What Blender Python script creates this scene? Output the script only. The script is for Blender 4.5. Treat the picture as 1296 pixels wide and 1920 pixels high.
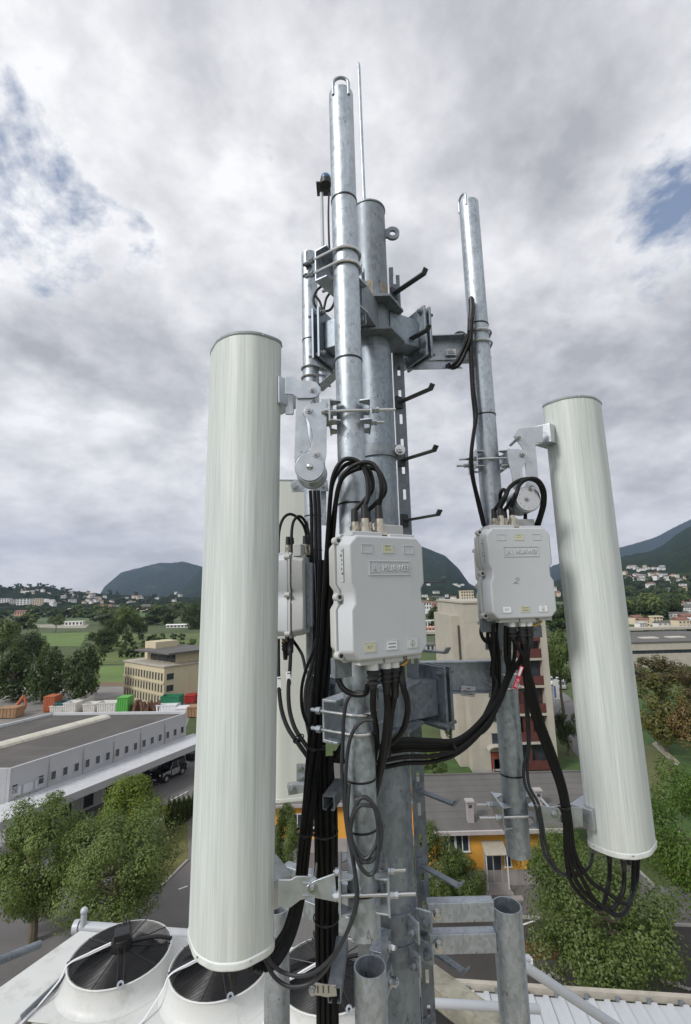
import bpy, math, random
import numpy as np
from math import sin, cos, pi, radians, sqrt, atan2
from mathutils import Vector, Matrix
random.seed(7)
for _o in list(bpy.data.objects): bpy.data.objects.remove(_o)
SC = bpy.context.scene
COL = SC.collection
# ------------------------------------------------------------------ camera
CAMH = 20.0; FPX = 900.0
_t = radians(9.46); _q = radians(1.5)
_f = Vector((0, cos(_t), sin(_t))); _u0 = Vector((0, -sin(_t), cos(_t))); _r0 = Vector((1, 0, 0))
_r = cos(_q)*_r0 - sin(_q)*_u0; _u = cos(_q)*_u0 + sin(_q)*_r0
_C = Vector((0, 0, CAMH))
cam = bpy.data.cameras.new('camera'); camo = bpy.data.objects.new('camera', cam); COL.objects.link(camo)
cam.sensor_fit = 'VERTICAL'; cam.sensor_height = 24; cam.lens = 24*FPX/1920
cam.clip_start = 0.05; cam.clip_end = 30000
camo.matrix_world = Matrix(((_r.x, _u.x, -_f.x, _C.x), (_r.y, _u.y, -_f.y, _C.y), (_r.z, _u.z, -_f.z, _C.z), (0, 0, 0, 1)))
SC.camera = camo
# ------------------------------------------------------------------ sun, sky, exposure
SUNDIR = Vector((-0.62, -0.52, 0.66)).normalized()
sl = bpy.data.lights.new('sun', 'SUN'); sl.energy = 2.3; sl.angle = radians(14); sl.color = (1.0, 0.98, 0.945)
so = bpy.data.objects.new('sun', sl); COL.objects.link(so); so.location = (-20, -20, 60)
so.rotation_euler = SUNDIR.to_track_quat('Z', 'Y').to_euler()
SC.view_settings.view_transform = 'Standard'; SC.view_settings.look = 'None'
SC.view_settings.gamma = 1; SC.view_settings.exposure = 0.25; SC.view_settings.use_curve_mapping = False
W = bpy.data.worlds.new('World'); SC.world = W; W.use_nodes = True
def build_world():
    nt = W.node_tree; N = nt.nodes; L = nt.links; N.clear()
    out = N.new('ShaderNodeOutputWorld'); bg = N.new('ShaderNodeBackground'); bg.inputs[1].default_value = 0.1
    L.new(bg.outputs[0], out.inputs[0])
    sky = N.new('ShaderNodeTexSky'); sky.sky_type = 'NISHITA'; sky.sun_disc = False
    sky.sun_elevation = math.asin(SUNDIR.z); sky.sun_rotation = atan2(SUNDIR.x, SUNDIR.y)
    sky.altitude = 300; sky.dust_density = 1.2
    tc = N.new('ShaderNodeTexCoord'); sx = N.new('ShaderNodeSeparateXYZ'); L.new(tc.outputs['Generated'], sx.inputs[0])
    def math_(op, a, b=None):
        n = N.new('ShaderNodeMath'); n.operation = op
        for i, x in enumerate((a, b)):
            if x is None: continue
            if isinstance(x, (int, float)): n.inputs[i].default_value = x
            else: L.new(x, n.inputs[i])
        return n.outputs[0]
    z = math_('ADD', math_('MAXIMUM', sx.outputs[2], 0.0), 0.36)
    cx = N.new('ShaderNodeCombineXYZ'); L.new(math_('DIVIDE', sx.outputs[0], z), cx.inputs[0]); L.new(math_('DIVIDE', sx.outputs[1], z), cx.inputs[1])
    def noise(scale, detail, rough, dist, off):
        mp = N.new('ShaderNodeMapping'); mp.inputs['Location'].default_value = off; L.new(cx.outputs[0], mp.inputs[0])
        n = N.new('ShaderNodeTexNoise'); n.inputs['Scale'].default_value = scale; n.inputs['Detail'].default_value = detail
        n.inputs['Roughness'].default_value = rough; n.inputs['Distortion'].default_value = dist
        L.new(mp.outputs[0], n.inputs['Vector']); return n.outputs['Fac']
    def ramp(fac, stops):
        r = N.new('ShaderNodeValToRGB'); L.new(fac, r.inputs[0]); e = r.color_ramp.elements
        while len(e) < len(stops): e.new(0.5)
        for k, (p, c) in enumerate(stops): e[k].position = p; e[k].color = (*c, 1) if len(c) == 3 else c
        return r.outputs[0]
    n1 = noise(3.7, 10, 0.62, 0.2, (3.1, 1.7, 0.4))
    n2 = noise(1.9, 9, 0.56, 0.1, (7.7, 2.3, 4.4))
    n3 = noise(6.0, 8, 0.58, 0.1, (1.2, 9.1, 2.2))
    # blue openings lie towards the two sides of the view, the middle is closed cloud
    def spot(d, w):
        v = Vector(d).normalized()
        dp = N.new('ShaderNodeVectorMath'); dp.operation = 'DOT_PRODUCT'; dp.inputs[1].default_value = v
        L.new(tc.outputs['Generated'], dp.inputs[0])
        return math_('MAXIMUM', math_('SUBTRACT', 1.0, math_('DIVIDE', math_('SUBTRACT', 1.0, dp.outputs['Value']), w)), 0.0)
    def pdir(px, py): return (_f + _r*(px-648)/FPX - _u*(py-960)/FPX)
    gap = math_('ADD', math_('MULTIPLY', spot(pdir(60, 370), .035), 1.1), math_('MULTIPLY', spot(pdir(1275, 350), .035), .70))
    gap = math_('ADD', gap, math_('MULTIPLY', spot((-.4, -1, .5), .5), .8))
    gap = math_('ADD', gap, math_('MULTIPLY', spot((.9, -.4, .4), .3), .8))
    gap = math_('MINIMUM', gap, 1.5)
    cov = math_('ADD', math_('MULTIPLY', math_('ADD', spot(pdir(1090, 110), .022), spot(pdir(250, 170), .012)), .16), math_('SUBTRACT', math_('ADD', math_('ADD', math_('MULTIPLY', n1, .75), math_('MULTIPLY', n3, .25)), 0.075), math_('MULTIPLY', gap, 0.185)))
    mask = ramp(cov, [(0.345, (0, 0, 0)), (0.44, (1, 1, 1))])
    br = math_('ADD', math_('MULTIPLY', n2, 0.62), math_('MULTIPLY', n3, 0.38))
    rim = math_('MULTIPLY', math_('SUBTRACT', 1.0, ramp(cov, [(0.40, (0, 0, 0)), (0.56, (1, 1, 1))])), 0.09)
    br = math_('ADD', br, rim)
    cl = ramp(br, [(0.39, (3.8, 3.87, 4.15)), (0.46, (5.1, 5.16, 5.45)), (0.535, (6.7, 6.75, 6.95)), (0.615, (8.6, 8.62, 8.75))])
    skb = N.new('ShaderNodeMix'); skb.data_type = 'RGBA'; skb.inputs[0].default_value = 0.35
    L.new(sky.outputs[0], skb.inputs[6]); skb.inputs[7].default_value = (3.6, 4.2, 5.6, 1)
    mx = N.new('ShaderNodeMix'); mx.data_type = 'RGBA'; L.new(mask, mx.inputs[0]); L.new(skb.outputs[2], mx.inputs[6]); L.new(cl, mx.inputs[7])
    # low grey stratus towards the horizon
    hz = ramp(sx.outputs[2], [(0.0, (1, 1, 1)), (0.34, (0, 0, 0))])
    hn = math_('MULTIPLY', hz, 0.80)
    hcol = ramp(br, [(0.38, (5.2, 5.12, 5.25)), (0.62, (6.9, 6.8, 6.9))])
    m2 = N.new('ShaderNodeMix'); m2.data_type = 'RGBA'; L.new(hn, m2.inputs[0]); L.new(mx.outputs[2], m2.inputs[6]); L.new(hcol, m2.inputs[7])
    L.new(m2.outputs[2], bg.inputs[0])
build_world()
# ------------------------------------------------------------------ placing helpers
def ray(px, py): return _f + _r*((px-648)/FPX) - _u*((py-960)/FPX)
def P(px, py, Y):
    v = ray(px, py); return _C + v*(Y/v.y)
def G(px, py, z=0.0):
    v = ray(px, py); return _C + v*((z-CAMH)/v.z)
def J(p):
    v = Vector(p)-_C; z = v.dot(_f); return (648+FPX*v.dot(_r)/z, 960-FPX*v.dot(_u)/z)
# ------------------------------------------------------------------ mesh builder
def basis(d):
    d = Vector(d).normalized(); a = Vector((0, 0, 1)) if abs(d.z) < .9 else Vector((0, 1, 0))
    x = a.cross(d).normalized(); return x, d.cross(x), d
def smooth_path(pts, sub=6):
    pts = [Vector(p) for p in pts]
    if len(pts) < 3: return pts
    q = [2*pts[0]-pts[1]] + pts + [2*pts[-1]-pts[-2]]; out = []
    for i in range(1, len(q)-2):
        a, b, c, d = q[i-1], q[i], q[i+1], q[i+2]
        for k in range(sub):
            t = k/sub
            out.append(.5*((2*b)+(c-a)*t+(2*a-5*b+4*c-d)*t*t+(3*b-a-3*c+d)*t**3))
    out.append(pts[-1]); return out
class MB:
    def __init__(s, M=None): s.v = []; s.f = []; s.mi = []; s.cur = 0; s.M = M
    def add(s, vs, fs):
        n = len(s.v)
        if s.M is not None: vs = [s.M @ Vector(p) for p in vs]
        s.v += [tuple(p) for p in vs]
        for f in fs: s.f.append(tuple(i+n for i in f)); s.mi.append(s.cur)
        return s
    def obox(s, c, ax, h):
        c = Vector(c); a = [Vector(x)*k for x, k in zip(ax, h)]
        vs = [c+i*a[0]+j*a[1]+k*a[2] for k in (-1, 1) for j in (-1, 1) for i in (-1, 1)]
        return s.add(vs, [(0, 2, 3, 1), (4, 5, 7, 6), (0, 1, 5, 4), (2, 6, 7, 3), (0, 4, 6, 2), (1, 3, 7, 5)])
    def box(s, c, size, rz=0):
        x = (cos(rz), sin(rz), 0); y = (-sin(rz), cos(rz), 0)
        return s.obox(c, (x, y, (0, 0, 1)), [k/2 for k in size])
    def b2(s, a, b): # box from two corners
        return s.box([(i+j)/2 for i, j in zip(a, b)], [abs(j-i) for i, j in zip(a, b)])
    def cyl(s, p0, p1, r0, r1=None, n=20, caps=True, hollow=0):
        p0 = Vector(p0); p1 = Vector(p1); r1 = r0 if r1 is None else r1
        x, y, d = basis(p1-p0); vs = []; fs = []
        for p, r in ((p0, r0), (p1, r1)):
            vs += [p+x*(r*cos(2*pi*k/n))+y*(r*sin(2*pi*k/n)) for k in range(n)]
        fs += [(k, (k+1) % n, n+(k+1) % n, n+k) for k in range(n)]
        if hollow:
            for p in (p0, p1): vs += [p+x*(hollow*cos(2*pi*k/n))+y*(hollow*sin(2*pi*k/n)) for k in range(n)]
            for k in range(n):
                j = (k+1) % n
                fs += [(2*n+j, 2*n+k, 3*n+k, 3*n+j), (n+k, n+j, 3*n+j, 3*n+k), (j, k, 2*n+k, 2*n+j)]
        elif caps: fs += [tuple(range(n-1, -1, -1)), tuple(range(n, 2*n))]
        return s.add(vs, fs)
    def tube(s, pts, r, n=8, sub=6, closed=False):
        p = smooth_path(pts, sub) if sub else [Vector(q) for q in pts]
        m = len(p); vs = []; fs = []; X = None
        for i in range(m):
            if closed: d = p[(i+1) % m]-p[i-1]
            else: d = p[min(i+1, m-1)]-p[max(i-1, 0)]
            d.normalize()
            if X is None: X, Y_, _ = basis(d)
            X = (X-d*X.dot(d)).normalized(); Y_ = d.cross(X)
            rr = r[i] if isinstance(r, list) else r
            vs += [p[i]+X*(rr*cos(2*pi*k/n))+Y_*(rr*sin(2*pi*k/n)) for k in range(n)]
        for i in range(m if closed else m-1):
            a = i*n; b = ((i+1) % m)*n
            fs += [(a+k, a+(k+1) % n, b+(k+1) % n, b+k) for k in range(n)]
        if not closed: fs += [tuple(range(n-1, -1, -1)), tuple(range((m-1)*n, m*n))]
        return s.add(vs, fs)
    def ring(s, c, d, R, r, n=28, m=8, ry=None):
        x, y, d = basis(d); c = Vector(c); ry = ry or R
        return s.tube([c+x*(R*cos(2*pi*k/n))+y*(ry*sin(2*pi*k/n)) for k in range(n)], r, m, 0, True)
    def prism(s, bot, top):
        n = len(bot)
        return s.add(list(bot)+list(top), [tuple(range(n-1, -1, -1)), tuple(range(n, 2*n))]+[(k, (k+1) % n, n+(k+1) % n, n+k) for k in range(n)])
    def ext(s, poly, d):   # polygon of 3-D points pushed along d
        d = Vector(d); return s.prism([Vector(p) for p in poly], [Vector(p)+d for p in poly])
    def pix(s, poly, Y, dy): # outline given where it is seen, at true depth Y, real thickness dy
        return s.ext([P(x, y, Y) for x, y in poly], (0, dy, 0))
    def pout(s, poly, z0, z1): return s.prism([(x, y, z0) for x, y in poly], [(x, y, z1) for x, y in poly])
    def sphere(s, c, r, n=14, m=8, sq=(1, 1, 1)):
        vs = [Vector(c)+Vector((0, 0, r*sq[2]))]; fs = []
        for i in range(1, m):
            a = pi*i/m
            vs += [Vector(c)+Vector((r*sq[0]*sin(a)*cos(2*pi*k/n), r*sq[1]*sin(a)*sin(2*pi*k/n), r*sq[2]*cos(a))) for k in range(n)]
        vs.append(Vector(c)-Vector((0, 0, r*sq[2])))
        fs += [(0, 1+k, 1+(k+1) % n) for k in range(n)]
        for i in range(m-2):
            a = 1+i*n; fs += [(a+k, a+n+k, a+n+(k+1) % n, a+(k+1) % n) for k in range(n)]
        a = 1+(m-2)*n; fs += [(a+k, len(vs)-1, a+(k+1) % n) for k in range(n)]
        return s.add(vs, fs)
    def bolt(s, p, d, r, h, washer=True):
        p = Vector(p); d = Vector(d).normalized()
        if washer: s.cyl(p, p+d*h*.25, r*1.45, n=16); p = p+d*h*.25
        s.cyl(p, p+d*h*.75, r, n=6); s.cyl(p+d*h*.75, p+d*h*1.0, r*.55, n=10)
        return s
    def quad(s, a, b, c, d): return s.add([a, b, c, d], [(0, 1, 2, 3)])
    def mesh(s, name, mats, off=None, smooth=True, ang=35):
        me = bpy.data.meshes.new(name)
        v = s.v if off is None else [(x-off.x, y-off.y, z-off.z) for x, y, z in s.v]
        me.from_pydata(v, [], s.f)
        if not isinstance(mats, (list, tuple)): mats = [mats]
        for m in mats: me.materials.append(m)
        if len(mats) > 1: me.polygons.foreach_set('material_index', s.mi)
        if smooth:
            me.polygons.foreach_set('use_smooth', [True]*len(me.polygons))
            me.set_sharp_from_angle(angle=radians(ang))
        me.update(); return me
    def build(s, name, mats, parent=None, bevel=0, smooth=True, ang=35, seg=2, blim=40):
        off = None
        if parent is not None and s.M is None: off = WLOC.get(parent.name)
        me = s.mesh(name, mats, off, smooth, 180 if bevel else ang)
        o = bpy.data.objects.new(name, me); COL.objects.link(o)
        if parent is not None: o.parent = parent
        if off is not None: WLOC[o.name] = off
        if bevel:
            b = o.modifiers.new('bevel', 'BEVEL'); b.width = bevel; b.segments = seg; b.limit_method = 'ANGLE'
            b.angle_limit = radians(blim); b.harden_normals = True
        return o
WLOC = {}
def tag(o, label, cat, group=None, kind=None):
    if label: o['label'] = label
    if cat: o['category'] = cat
    if group: o['group'] = group
    if kind: o['kind'] = kind
    return o
def thing(name, label, cat, loc=(0, 0, 0), group=None, rz=0, world=True):
    o = bpy.data.objects.new(name, None); COL.objects.link(o); o.empty_display_size = .05
    o.location = loc; o.rotation_euler = (0, 0, rz)
    if world: WLOC[o.name] = Vector(loc)     # parts of this thing are given in world coordinates
    return tag(o, label, cat, group)
def struct(o): o['kind'] = 'structure'; return o
def copy_tree(o, parent=None):
    c = o.copy(); COL.objects.link(c)
    if parent: c.parent = parent
    for ch in o.children: copy_tree(ch, c)
    return c
# ------------------------------------------------------------------ materials
def srgb(r, g, b):
    return tuple((c/255/12.92 if c/255 <= .04045 else ((c/255+.055)/1.055)**2.4) for c in (r, g, b))
class MT:
    def __init__(s, name):
        s.m = bpy.data.materials.new(name); s.m.use_nodes = True
        s.nt = s.m.node_tree; s.N = s.nt.nodes; s.L = s.nt.links
        s.b = s.N['Principled BSDF']; s.tc = s.N.new('ShaderNodeTexCoord')
    def put(s, sock, x):
        if isinstance(x, (int, float)): s.b.inputs[sock].default_value = x
        elif isinstance(x, tuple): s.b.inputs[sock].default_value = (*x[:3], 1)
        else: s.L.new(x, s.b.inputs[sock])
    def noise(s, scale, detail=5, rough=.55, stretch=(1, 1, 1), coord='Object', dist=0, off=(0, 0, 0)):
        mp = s.N.new('ShaderNodeMapping'); mp.inputs['Scale'].default_value = stretch; mp.inputs['Location'].default_value = off
        s.L.new(s.tc.outputs[coord], mp.inputs[0])
        n = s.N.new('ShaderNodeTexNoise'); n.inputs['Scale'].default_value = scale; n.inputs['Detail'].default_value = detail
        n.inputs['Roughness'].default_value = rough; n.inputs['Distortion'].default_value = dist
        s.L.new(mp.outputs[0], n.inputs['Vector']); return n.outputs['Fac']
    def voro(s, scale, stretch=(1, 1, 1), out='Color', coord='Object'):
        mp = s.N.new('ShaderNodeMapping'); mp.inputs['Scale'].default_value = stretch; s.L.new(s.tc.outputs[coord], mp.inputs[0])
        n = s.N.new('ShaderNodeTexVoronoi'); n.inputs['Scale'].default_value = scale; s.L.new(mp.outputs[0], n.inputs['Vector']); return n.outputs[out]
    def wave(s, scale, axis='X', coord='Object', dist=0):
        n = s.N.new('ShaderNodeTexWave'); n.bands_direction = axis; n.inputs['Scale'].default_value = scale; n.inputs['Distortion'].default_value = dist
        s.L.new(s.tc.outputs[coord], n.inputs['Vector']); return n.outputs['Fac']
    def ramp(s, fac, stops):
        r = s.N.new('ShaderNodeValToRGB'); s.L.new(fac, r.inputs[0]); e = r.color_ramp.elements
        while len(e) < len(stops): e.new(.5)
        for k, (p, c) in enumerate(stops):
            e[k].position = p; e[k].color = (c, c, c, 1) if isinstance(c, (int, float)) else (*c, 1)
        return r.outputs[0]
    def mix(s, fac, a, b, mode='MIX'):
        n = s.N.new('ShaderNodeMix'); n.data_type = 'RGBA'; n.blend_type = mode
        for i, x in ((0, fac), (6, a), (7, b)):
            if isinstance(x, (int, float)): n.inputs[i].default_value = x
            elif isinstance(x, tuple): n.inputs[i].default_value = (*x[:3], 1)
            else: s.L.new(x, n.inputs[i])
        return n.outputs[2]
    def bump(s, h, strength=.3, dist=.01):
        n = s.N.new('ShaderNodeBump'); n.inputs['Strength'].default_value = strength; n.inputs['Distance'].default_value = dist
        s.L.new(h, n.inputs['Height']); s.L.new(n.outputs[0], s.b.inputs['Normal'])
def sc(c, k): return tuple(min(1, x*k) for x in c)
def mat(name, col, rough=.6, metal=0, var=.15, vs=6, bump=0, bs=40, stretch=(1, 1, 1), dirt=None, coord='Object'):
    t = MT(name)
    n = t.noise(vs, 6, .6, stretch, coord)
    c = t.ramp(n, [(.3, sc(col, 1-var)), (.7, sc(col, 1+var))])
    if dirt:
        d = t.ramp(t.noise(dirt[1], 8, .65, dirt[3] if len(dirt) > 3 else (1, 1, 1), coord, off=(3, 7, 1)), [(.52, 0.0), (.75, dirt[2])])
        c = t.mix(d, c, dirt[0])
    t.put('Base Color', c); t.put('Metallic', metal)
    t.put('Roughness', t.ramp(n, [(.3, max(.03, rough-.08)), (.7, min(1, rough+.08))]))
    if bump: t.bump(t.noise(bs, 5, .6, stretch, coord), bump, .02)
    return t.m
def galv(name, c0, c1, rough=.42, metal=.85, spangle=38):
    t = MT(name)
    big = t.noise(5, 7, .62, (1, 1, .45)); v = t.voro(spangle*2.2, (1, 1, .7))
    bw = t.N.new('ShaderNodeRGBToBW'); t.L.new(v, bw.inputs[0])
    base = t.ramp(big, [(.32, c0), (.68, c1)])
    c = t.mix(.30, base, t.ramp(bw.outputs[0], [(.2, sc(c0, .72)), (.8, sc(c1, 1.2))]))
    patch = t.ramp(t.noise(11, 6, .7, (1, 1, .6), off=(4, 1, 8)), [(.50, 0.0), (.72, .45)]); c = t.mix(patch, c, sc(c1, 1.2))
    streak = t.ramp(t.noise(16, 6, .7, (1, 1, .12)), [(.55, 0.0), (.70, .5)])
    c = t.mix(streak, c, sc(c1, 1.3))
    spots = t.ramp(t.noise(60, 3, .6, (1, 1, .5)), [(.63, 0.0), (.69, .7)])
    c = t.mix(spots, c, sc(c0, .55))
    t.put('Base Color', c); t.put('Metallic', metal)
    r = t.mix(.5, t.ramp(big, [(.3, rough-.08), (.7, rough+.1)]), t.ramp(bw.outputs[0], [(.1, rough-.1), (.9, rough+.12)]))
    t.put('Roughness', r); t.bump(t.noise(30, 5, .6, (1, 1, .5)), .06, .01)
    return t.m
def leafmat(name, c0, c1, c2=None, f2=.0):
    t = MT(name)
    g = t.N.new('ShaderNodeNewGeometry')
    n = t.noise(.55, 3)
    lo = tuple(a+(b-a)*.15 for a, b in zip(c0, c1)); hi = tuple(a+(b-a)*.8 for a, b in zip(c0, c1)); c = t.ramp(g.outputs['Random Per Island'], [(.05, lo), (.95, hi)])
    c = t.mix(.45, c, t.ramp(n, [(.35, c0), (.65, c1)]))
    if c2:
        c = t.mix(t.ramp(t.noise(.5, 3, off=(5, 5, 5)), [(.55, 0.0), (.68, f2)]), c, c2)
    t.put('Base Color', c); t.put('Roughness', .5); t.b.inputs['Specular IOR Level'].default_value = .35
    tr = t.N.new('ShaderNodeBsdfTranslucent'); t.L.new(t.mix(.5, c, (.20, .30, .03)), tr.inputs[0])
    ms = t.N.new('ShaderNodeMixShader'); ms.inputs[0].default_value = .28
    t.L.new(t.b.outputs[0], ms.inputs[1]); t.L.new(tr.outputs[0], ms.inputs[2])
    t.L.new(ms.outputs[0], t.N['Material Output'].inputs[0]); return t.m
m_galv = galv('galvanised_steel', (.30, .335, .37), (.48, .52, .56), .47, .8)
m_galvm = galv('dull_galvanised_steel', (.17, .20, .23), (.31, .35, .39), .52, .72, 30)
m_galvd = galv('weathered_galvanised_steel', (.155, .178, .20), (.27, .30, .33), .55, .6, 24)
m_galvb = mat('bright_zinc_plate', (.48, .51, .54), .34, .75, .12, 18, .05, 60, dirt=((.38, .40, .42), 30, .5))
m_stain = mat('stainless_steel', (.58, .585, .59), .28, 1, .06, 30)
m_dsteel = mat('dark_painted_steel', (.055, .06, .065), .5, .3, .3, 20)
m_cable = mat('black_cable_jacket', (.005, .005, .006), .5, 0, .35, 25); m_cable.node_tree.nodes['Principled BSDF'].inputs['Specular IOR Level'].default_value = .3
m_cableg = mat('grey_black_cable_jacket', (.022, .024, .028), .5, 0, .2, 25)
m_black = mat('black_plastic', (.013, .013, .014), .5, 0, .3, 20)
m_brass = mat('nickel_connector', (.55, .50, .42), .35, 1, .15, 40)
m_brasst = mat('brass_lug', (.42, .27, .08), .45, .8, .2, 40)
def radome_mat():
    t = MT('fibreglass_radome')
    a = t.noise(26, 6, .65, (1, 1, .018)); b = t.noise(160, 3, .6, (1, 1, .02)); d = t.noise(2.2, 5, .6, (1, 1, .5))
    c = t.ramp(a, [(.34, (.455, .49, .475)), (.5, (.57, .60, .585)), (.66, (.665, .69, .675))])
    c = t.mix(.38, c, t.ramp(b, [(.32, (.36, .42, .39)), (.68, (.76, .78, .76))]))
    c = t.mix(t.ramp(d, [(.45, 0.0), (.75, .35)]), c, (.55, .56, .47))
    s_ = t.ramp(t.noise(55, 4, .6, (1, 1, .012), off=(2, 3, 0)), [(.62, 0.0), (.70, .35)])
    c = t.mix(s_, c, (.36, .40, .34))
    t.put('Base Color', c); t.put('Roughness', .5); t.bump(b, .10, .004); return t.m
m_radome = radome_mat()
m_radomec = mat('cream_radome', (.62, .64, .58), .5, 0, .06, 20, stretch=(1, 1, .05))
m_cap = mat('radome_end_cap', (.26, .29, .30), .5, 0, .1, 20)
m_capw = mat('light_end_cap', (.66, .68, .66), .45, 0, .08, 20, dirt=((.3, .3, .27), 12, .5))
m_rru = mat('grey_white_cast_housing', (.485, .50, .52), .5, 0, .04, 3, .05, 220, dirt=((.34, .34, .34), 5, .42, (1, 1, .35)))
m_rru2 = mat('warm_grey_cast_housing', (.47, .475, .465), .5, 0, .05, 3, .05, 220, dirt=((.35, .34, .32), 6, .35, (1, 1, .4)))
m_sticky = mat('yellowed_label', (.56, .55, .36), .6, 0, .06, 60)
m_stickw = mat('white_label', (.78, .78, .80), .5, 0, .03, 40)
m_stickg = mat('grey_label', (.60, .62, .60), .6, 0, .04, 60)
m_ink = mat('dark_ink', (.05, .055, .06), .6, 0, .1, 50)
m_inkl = mat('faded_ink', (.20, .22, .20), .6, 0, .1, 50)
m_red = mat('red_tag', (.55, .03, .07), .5, 0, .1, 40)
m_white = mat('white_print', (.8, .8, .8), .6, 0, .02, 40)
m_blue = mat('blue_dome', (.05, .11, .24), .35, 0, .1, 20)
# ================================================================== SETTING
from mathutils import noise as MN
def fbm(x, y, z=0.0, o=5): return MN.fractal(Vector((x, y, z)), 1.0, 2.0, o)
def ground_mat():
    t = MT('meadow_ground')
    a = t.noise(.02, 6, .6); b = t.noise(.35, 6, .6); c_ = t.noise(6, 4, .6)
    c = t.ramp(a, [(.35, (.035, .055, .018)), (.5, (.055, .085, .022)), (.66, (.085, .105, .035))])
    c = t.mix(.4, c, t.ramp(b, [(.35, (.03, .045, .016)), (.65, (.09, .115, .035))]))
    t.put('Base Color', c); t.put('Roughness', .95); t.bump(c_, .5, .05); return t.m
def asphalt(name, col, k=1.0):
    t = MT(name)
    a = t.noise(.25*k, 7, .6); b = t.noise(9, 4, .7); d = t.noise(1.6, 6, .7, (1, .2, 1))
    c = t.ramp(a, [(.33, sc(col, .75)), (.66, sc(col, 1.2))]); c = t.mix(.3, c, t.ramp(b, [(.3, sc(col, .6)), (.7, sc(col, 1.5))]))
    c = t.mix(t.ramp(d, [(.56, 0.0), (.72, .3)]), c, sc(col, .55))
    t.put('Base Color', c); t.put('Roughness', .88); t.bump(b, .2, .01); return t.m
m_ground = ground_mat()
m_asph = asphalt('asphalt', (.145, .138, .135)); m_asphd = asphalt('dark_asphalt', (.055, .05, .047))
m_conc = mat('raw_concrete', (.395, .365, .305), .85, 0, .09, .6, .15, 8, dirt=((.25, .225, .18), .35, .5, (1, 1, .12)))
m_concd = mat('mossy_concrete', (.25, .24, .19), .9, 0, .3, 5, .6, 18, dirt=((.075, .075, .045), 9, .85))
m_beige = mat('beige_render', (.52, .455, .31), .85, 0, .05, 2, dirt=((.36, .31, .21), .8, .4, (1, 1, .2)))
m_lawn = mat('lawn', (.042, .085, .016), .95, 0, .35, .9, .5, 12)
m_lawn2 = mat('dry_grass', (.12, .12, .04), .95, 0, .3, .8, .5, 10)
m_field = mat('bright_field', (.105, .165, .038), .95, 0, .2, .06)
m_paint = mat('road_paint', (.62, .62, .60), .7, 0, .15, 4)
m_yel = mat('yellow_paint', (.62, .45, .05), .7, 0, .15, 4)
m_glass = mat('window_glass', (.035, .045, .055), .12, 0, .3, 1)
m_frame = mat('grey_window_frame', (.42, .43, .44), .5, 0, .05, 5)
m_framew = mat('white_frame', (.74, .74, .72), .5, 0, .05, 5)
m_bark = mat('bark', (.13, .105, .075), .9, 0, .3, 4, .8, 12, (1, 1, .2))
def rows_mat(name, c0, c1, s):
    t = MT(name); w = t.wave(s, 'Y', dist=1.5); n = t.noise(.05, 5)
    c = t.mix(t.ramp(w, [(.35, 0.0), (.65, 1.0)]), c0, c1); c = t.mix(t.ramp(n, [(.4, 0.0), (.7, .5)]), c, sc(c0, 1.3)); t.put('Base Color', c); t.put('Roughness', .95); return t.m
def sheet(name, pts, z, m, kind='structure'):
    mb = MB(); mb.add([(p[0], p[1], z) for p in pts], [tuple(range(len(pts)))])
    o = mb.build(name, m, smooth=False)
    if kind: o['kind'] = kind
    return o
gm = MB(); gm.add([(-6400, -300, 0), (6400, -300, 0), (6400, 5650, 0), (-6400, 5650, 0)], [(0, 1, 2, 3)])
struct(gm.build('ground', m_ground, smooth=False))
def GX(px, py): g = G(px, py, 0); return (g.x, g.y)
# paved yard between the buildings, side roads and lots
struct(sheet('asphalt_yard', [(-60, 3), (60, 3), (60, 33.0), (32, 35.2), (20, 36.0), (20, 41), (-6, 43), (-12, 60), (-13, 72), (-60, 72)], .004, m_asph))
struct(sheet('dark_driveway', [(4, 8), (46, 8), (46, 30.5), (24, 31.5), (9, 33.2), (4, 33.2)], .010, m_asphd))
struct(sheet('access_road', [(26, 57), (30.5, 57), (40, 92), (47, 135), (40, 135), (33, 92)], .012, m_asph))
struct(sheet('container_yard_ground', [(-95, 70), (-24, 72), (-30, 98), (-42, 118), (-110, 118)], .016, asphalt('pale_yard', (.21, .20, .185))))
struct(sheet('lawn', [(-5, 43), (34, 42), (60, 50), (60, 95), (34, 92), (28, 60), (-8, 62)], .008, m_lawn))
struct(sheet('grass_verge', [GX(352, 1500), GX(300, 1545), GX(255, 1640), GX(300, 1660), GX(352, 1610)], .020, m_lawn2))
struct(sheet('garden_path', [GX(1222, 1395), GX(1230, 1390), GX(1275, 1430), GX(1268, 1438)], .024, mat('path_gravel', (.30, .27, .21), .9, 0, .15, 2)))
struct(sheet('dry_bank', [GX(1200, 1395), GX(1222, 1398), GX(1268, 1440), GX(1250, 1500), GX(1205, 1500)], .022, mat('bank_scrub', (.10, .105, .04), .95, 0, .3, 1.2, .5, 6)))
struct(sheet('flower_bed', [GX(970, 1765), GX(1060, 1770), GX(1040, 1800), GX(975, 1800)], .016, mat('red_brown_soil', (.11, .042, .024), .95, 0, .35, 2.5, .6, 9)))
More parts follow.
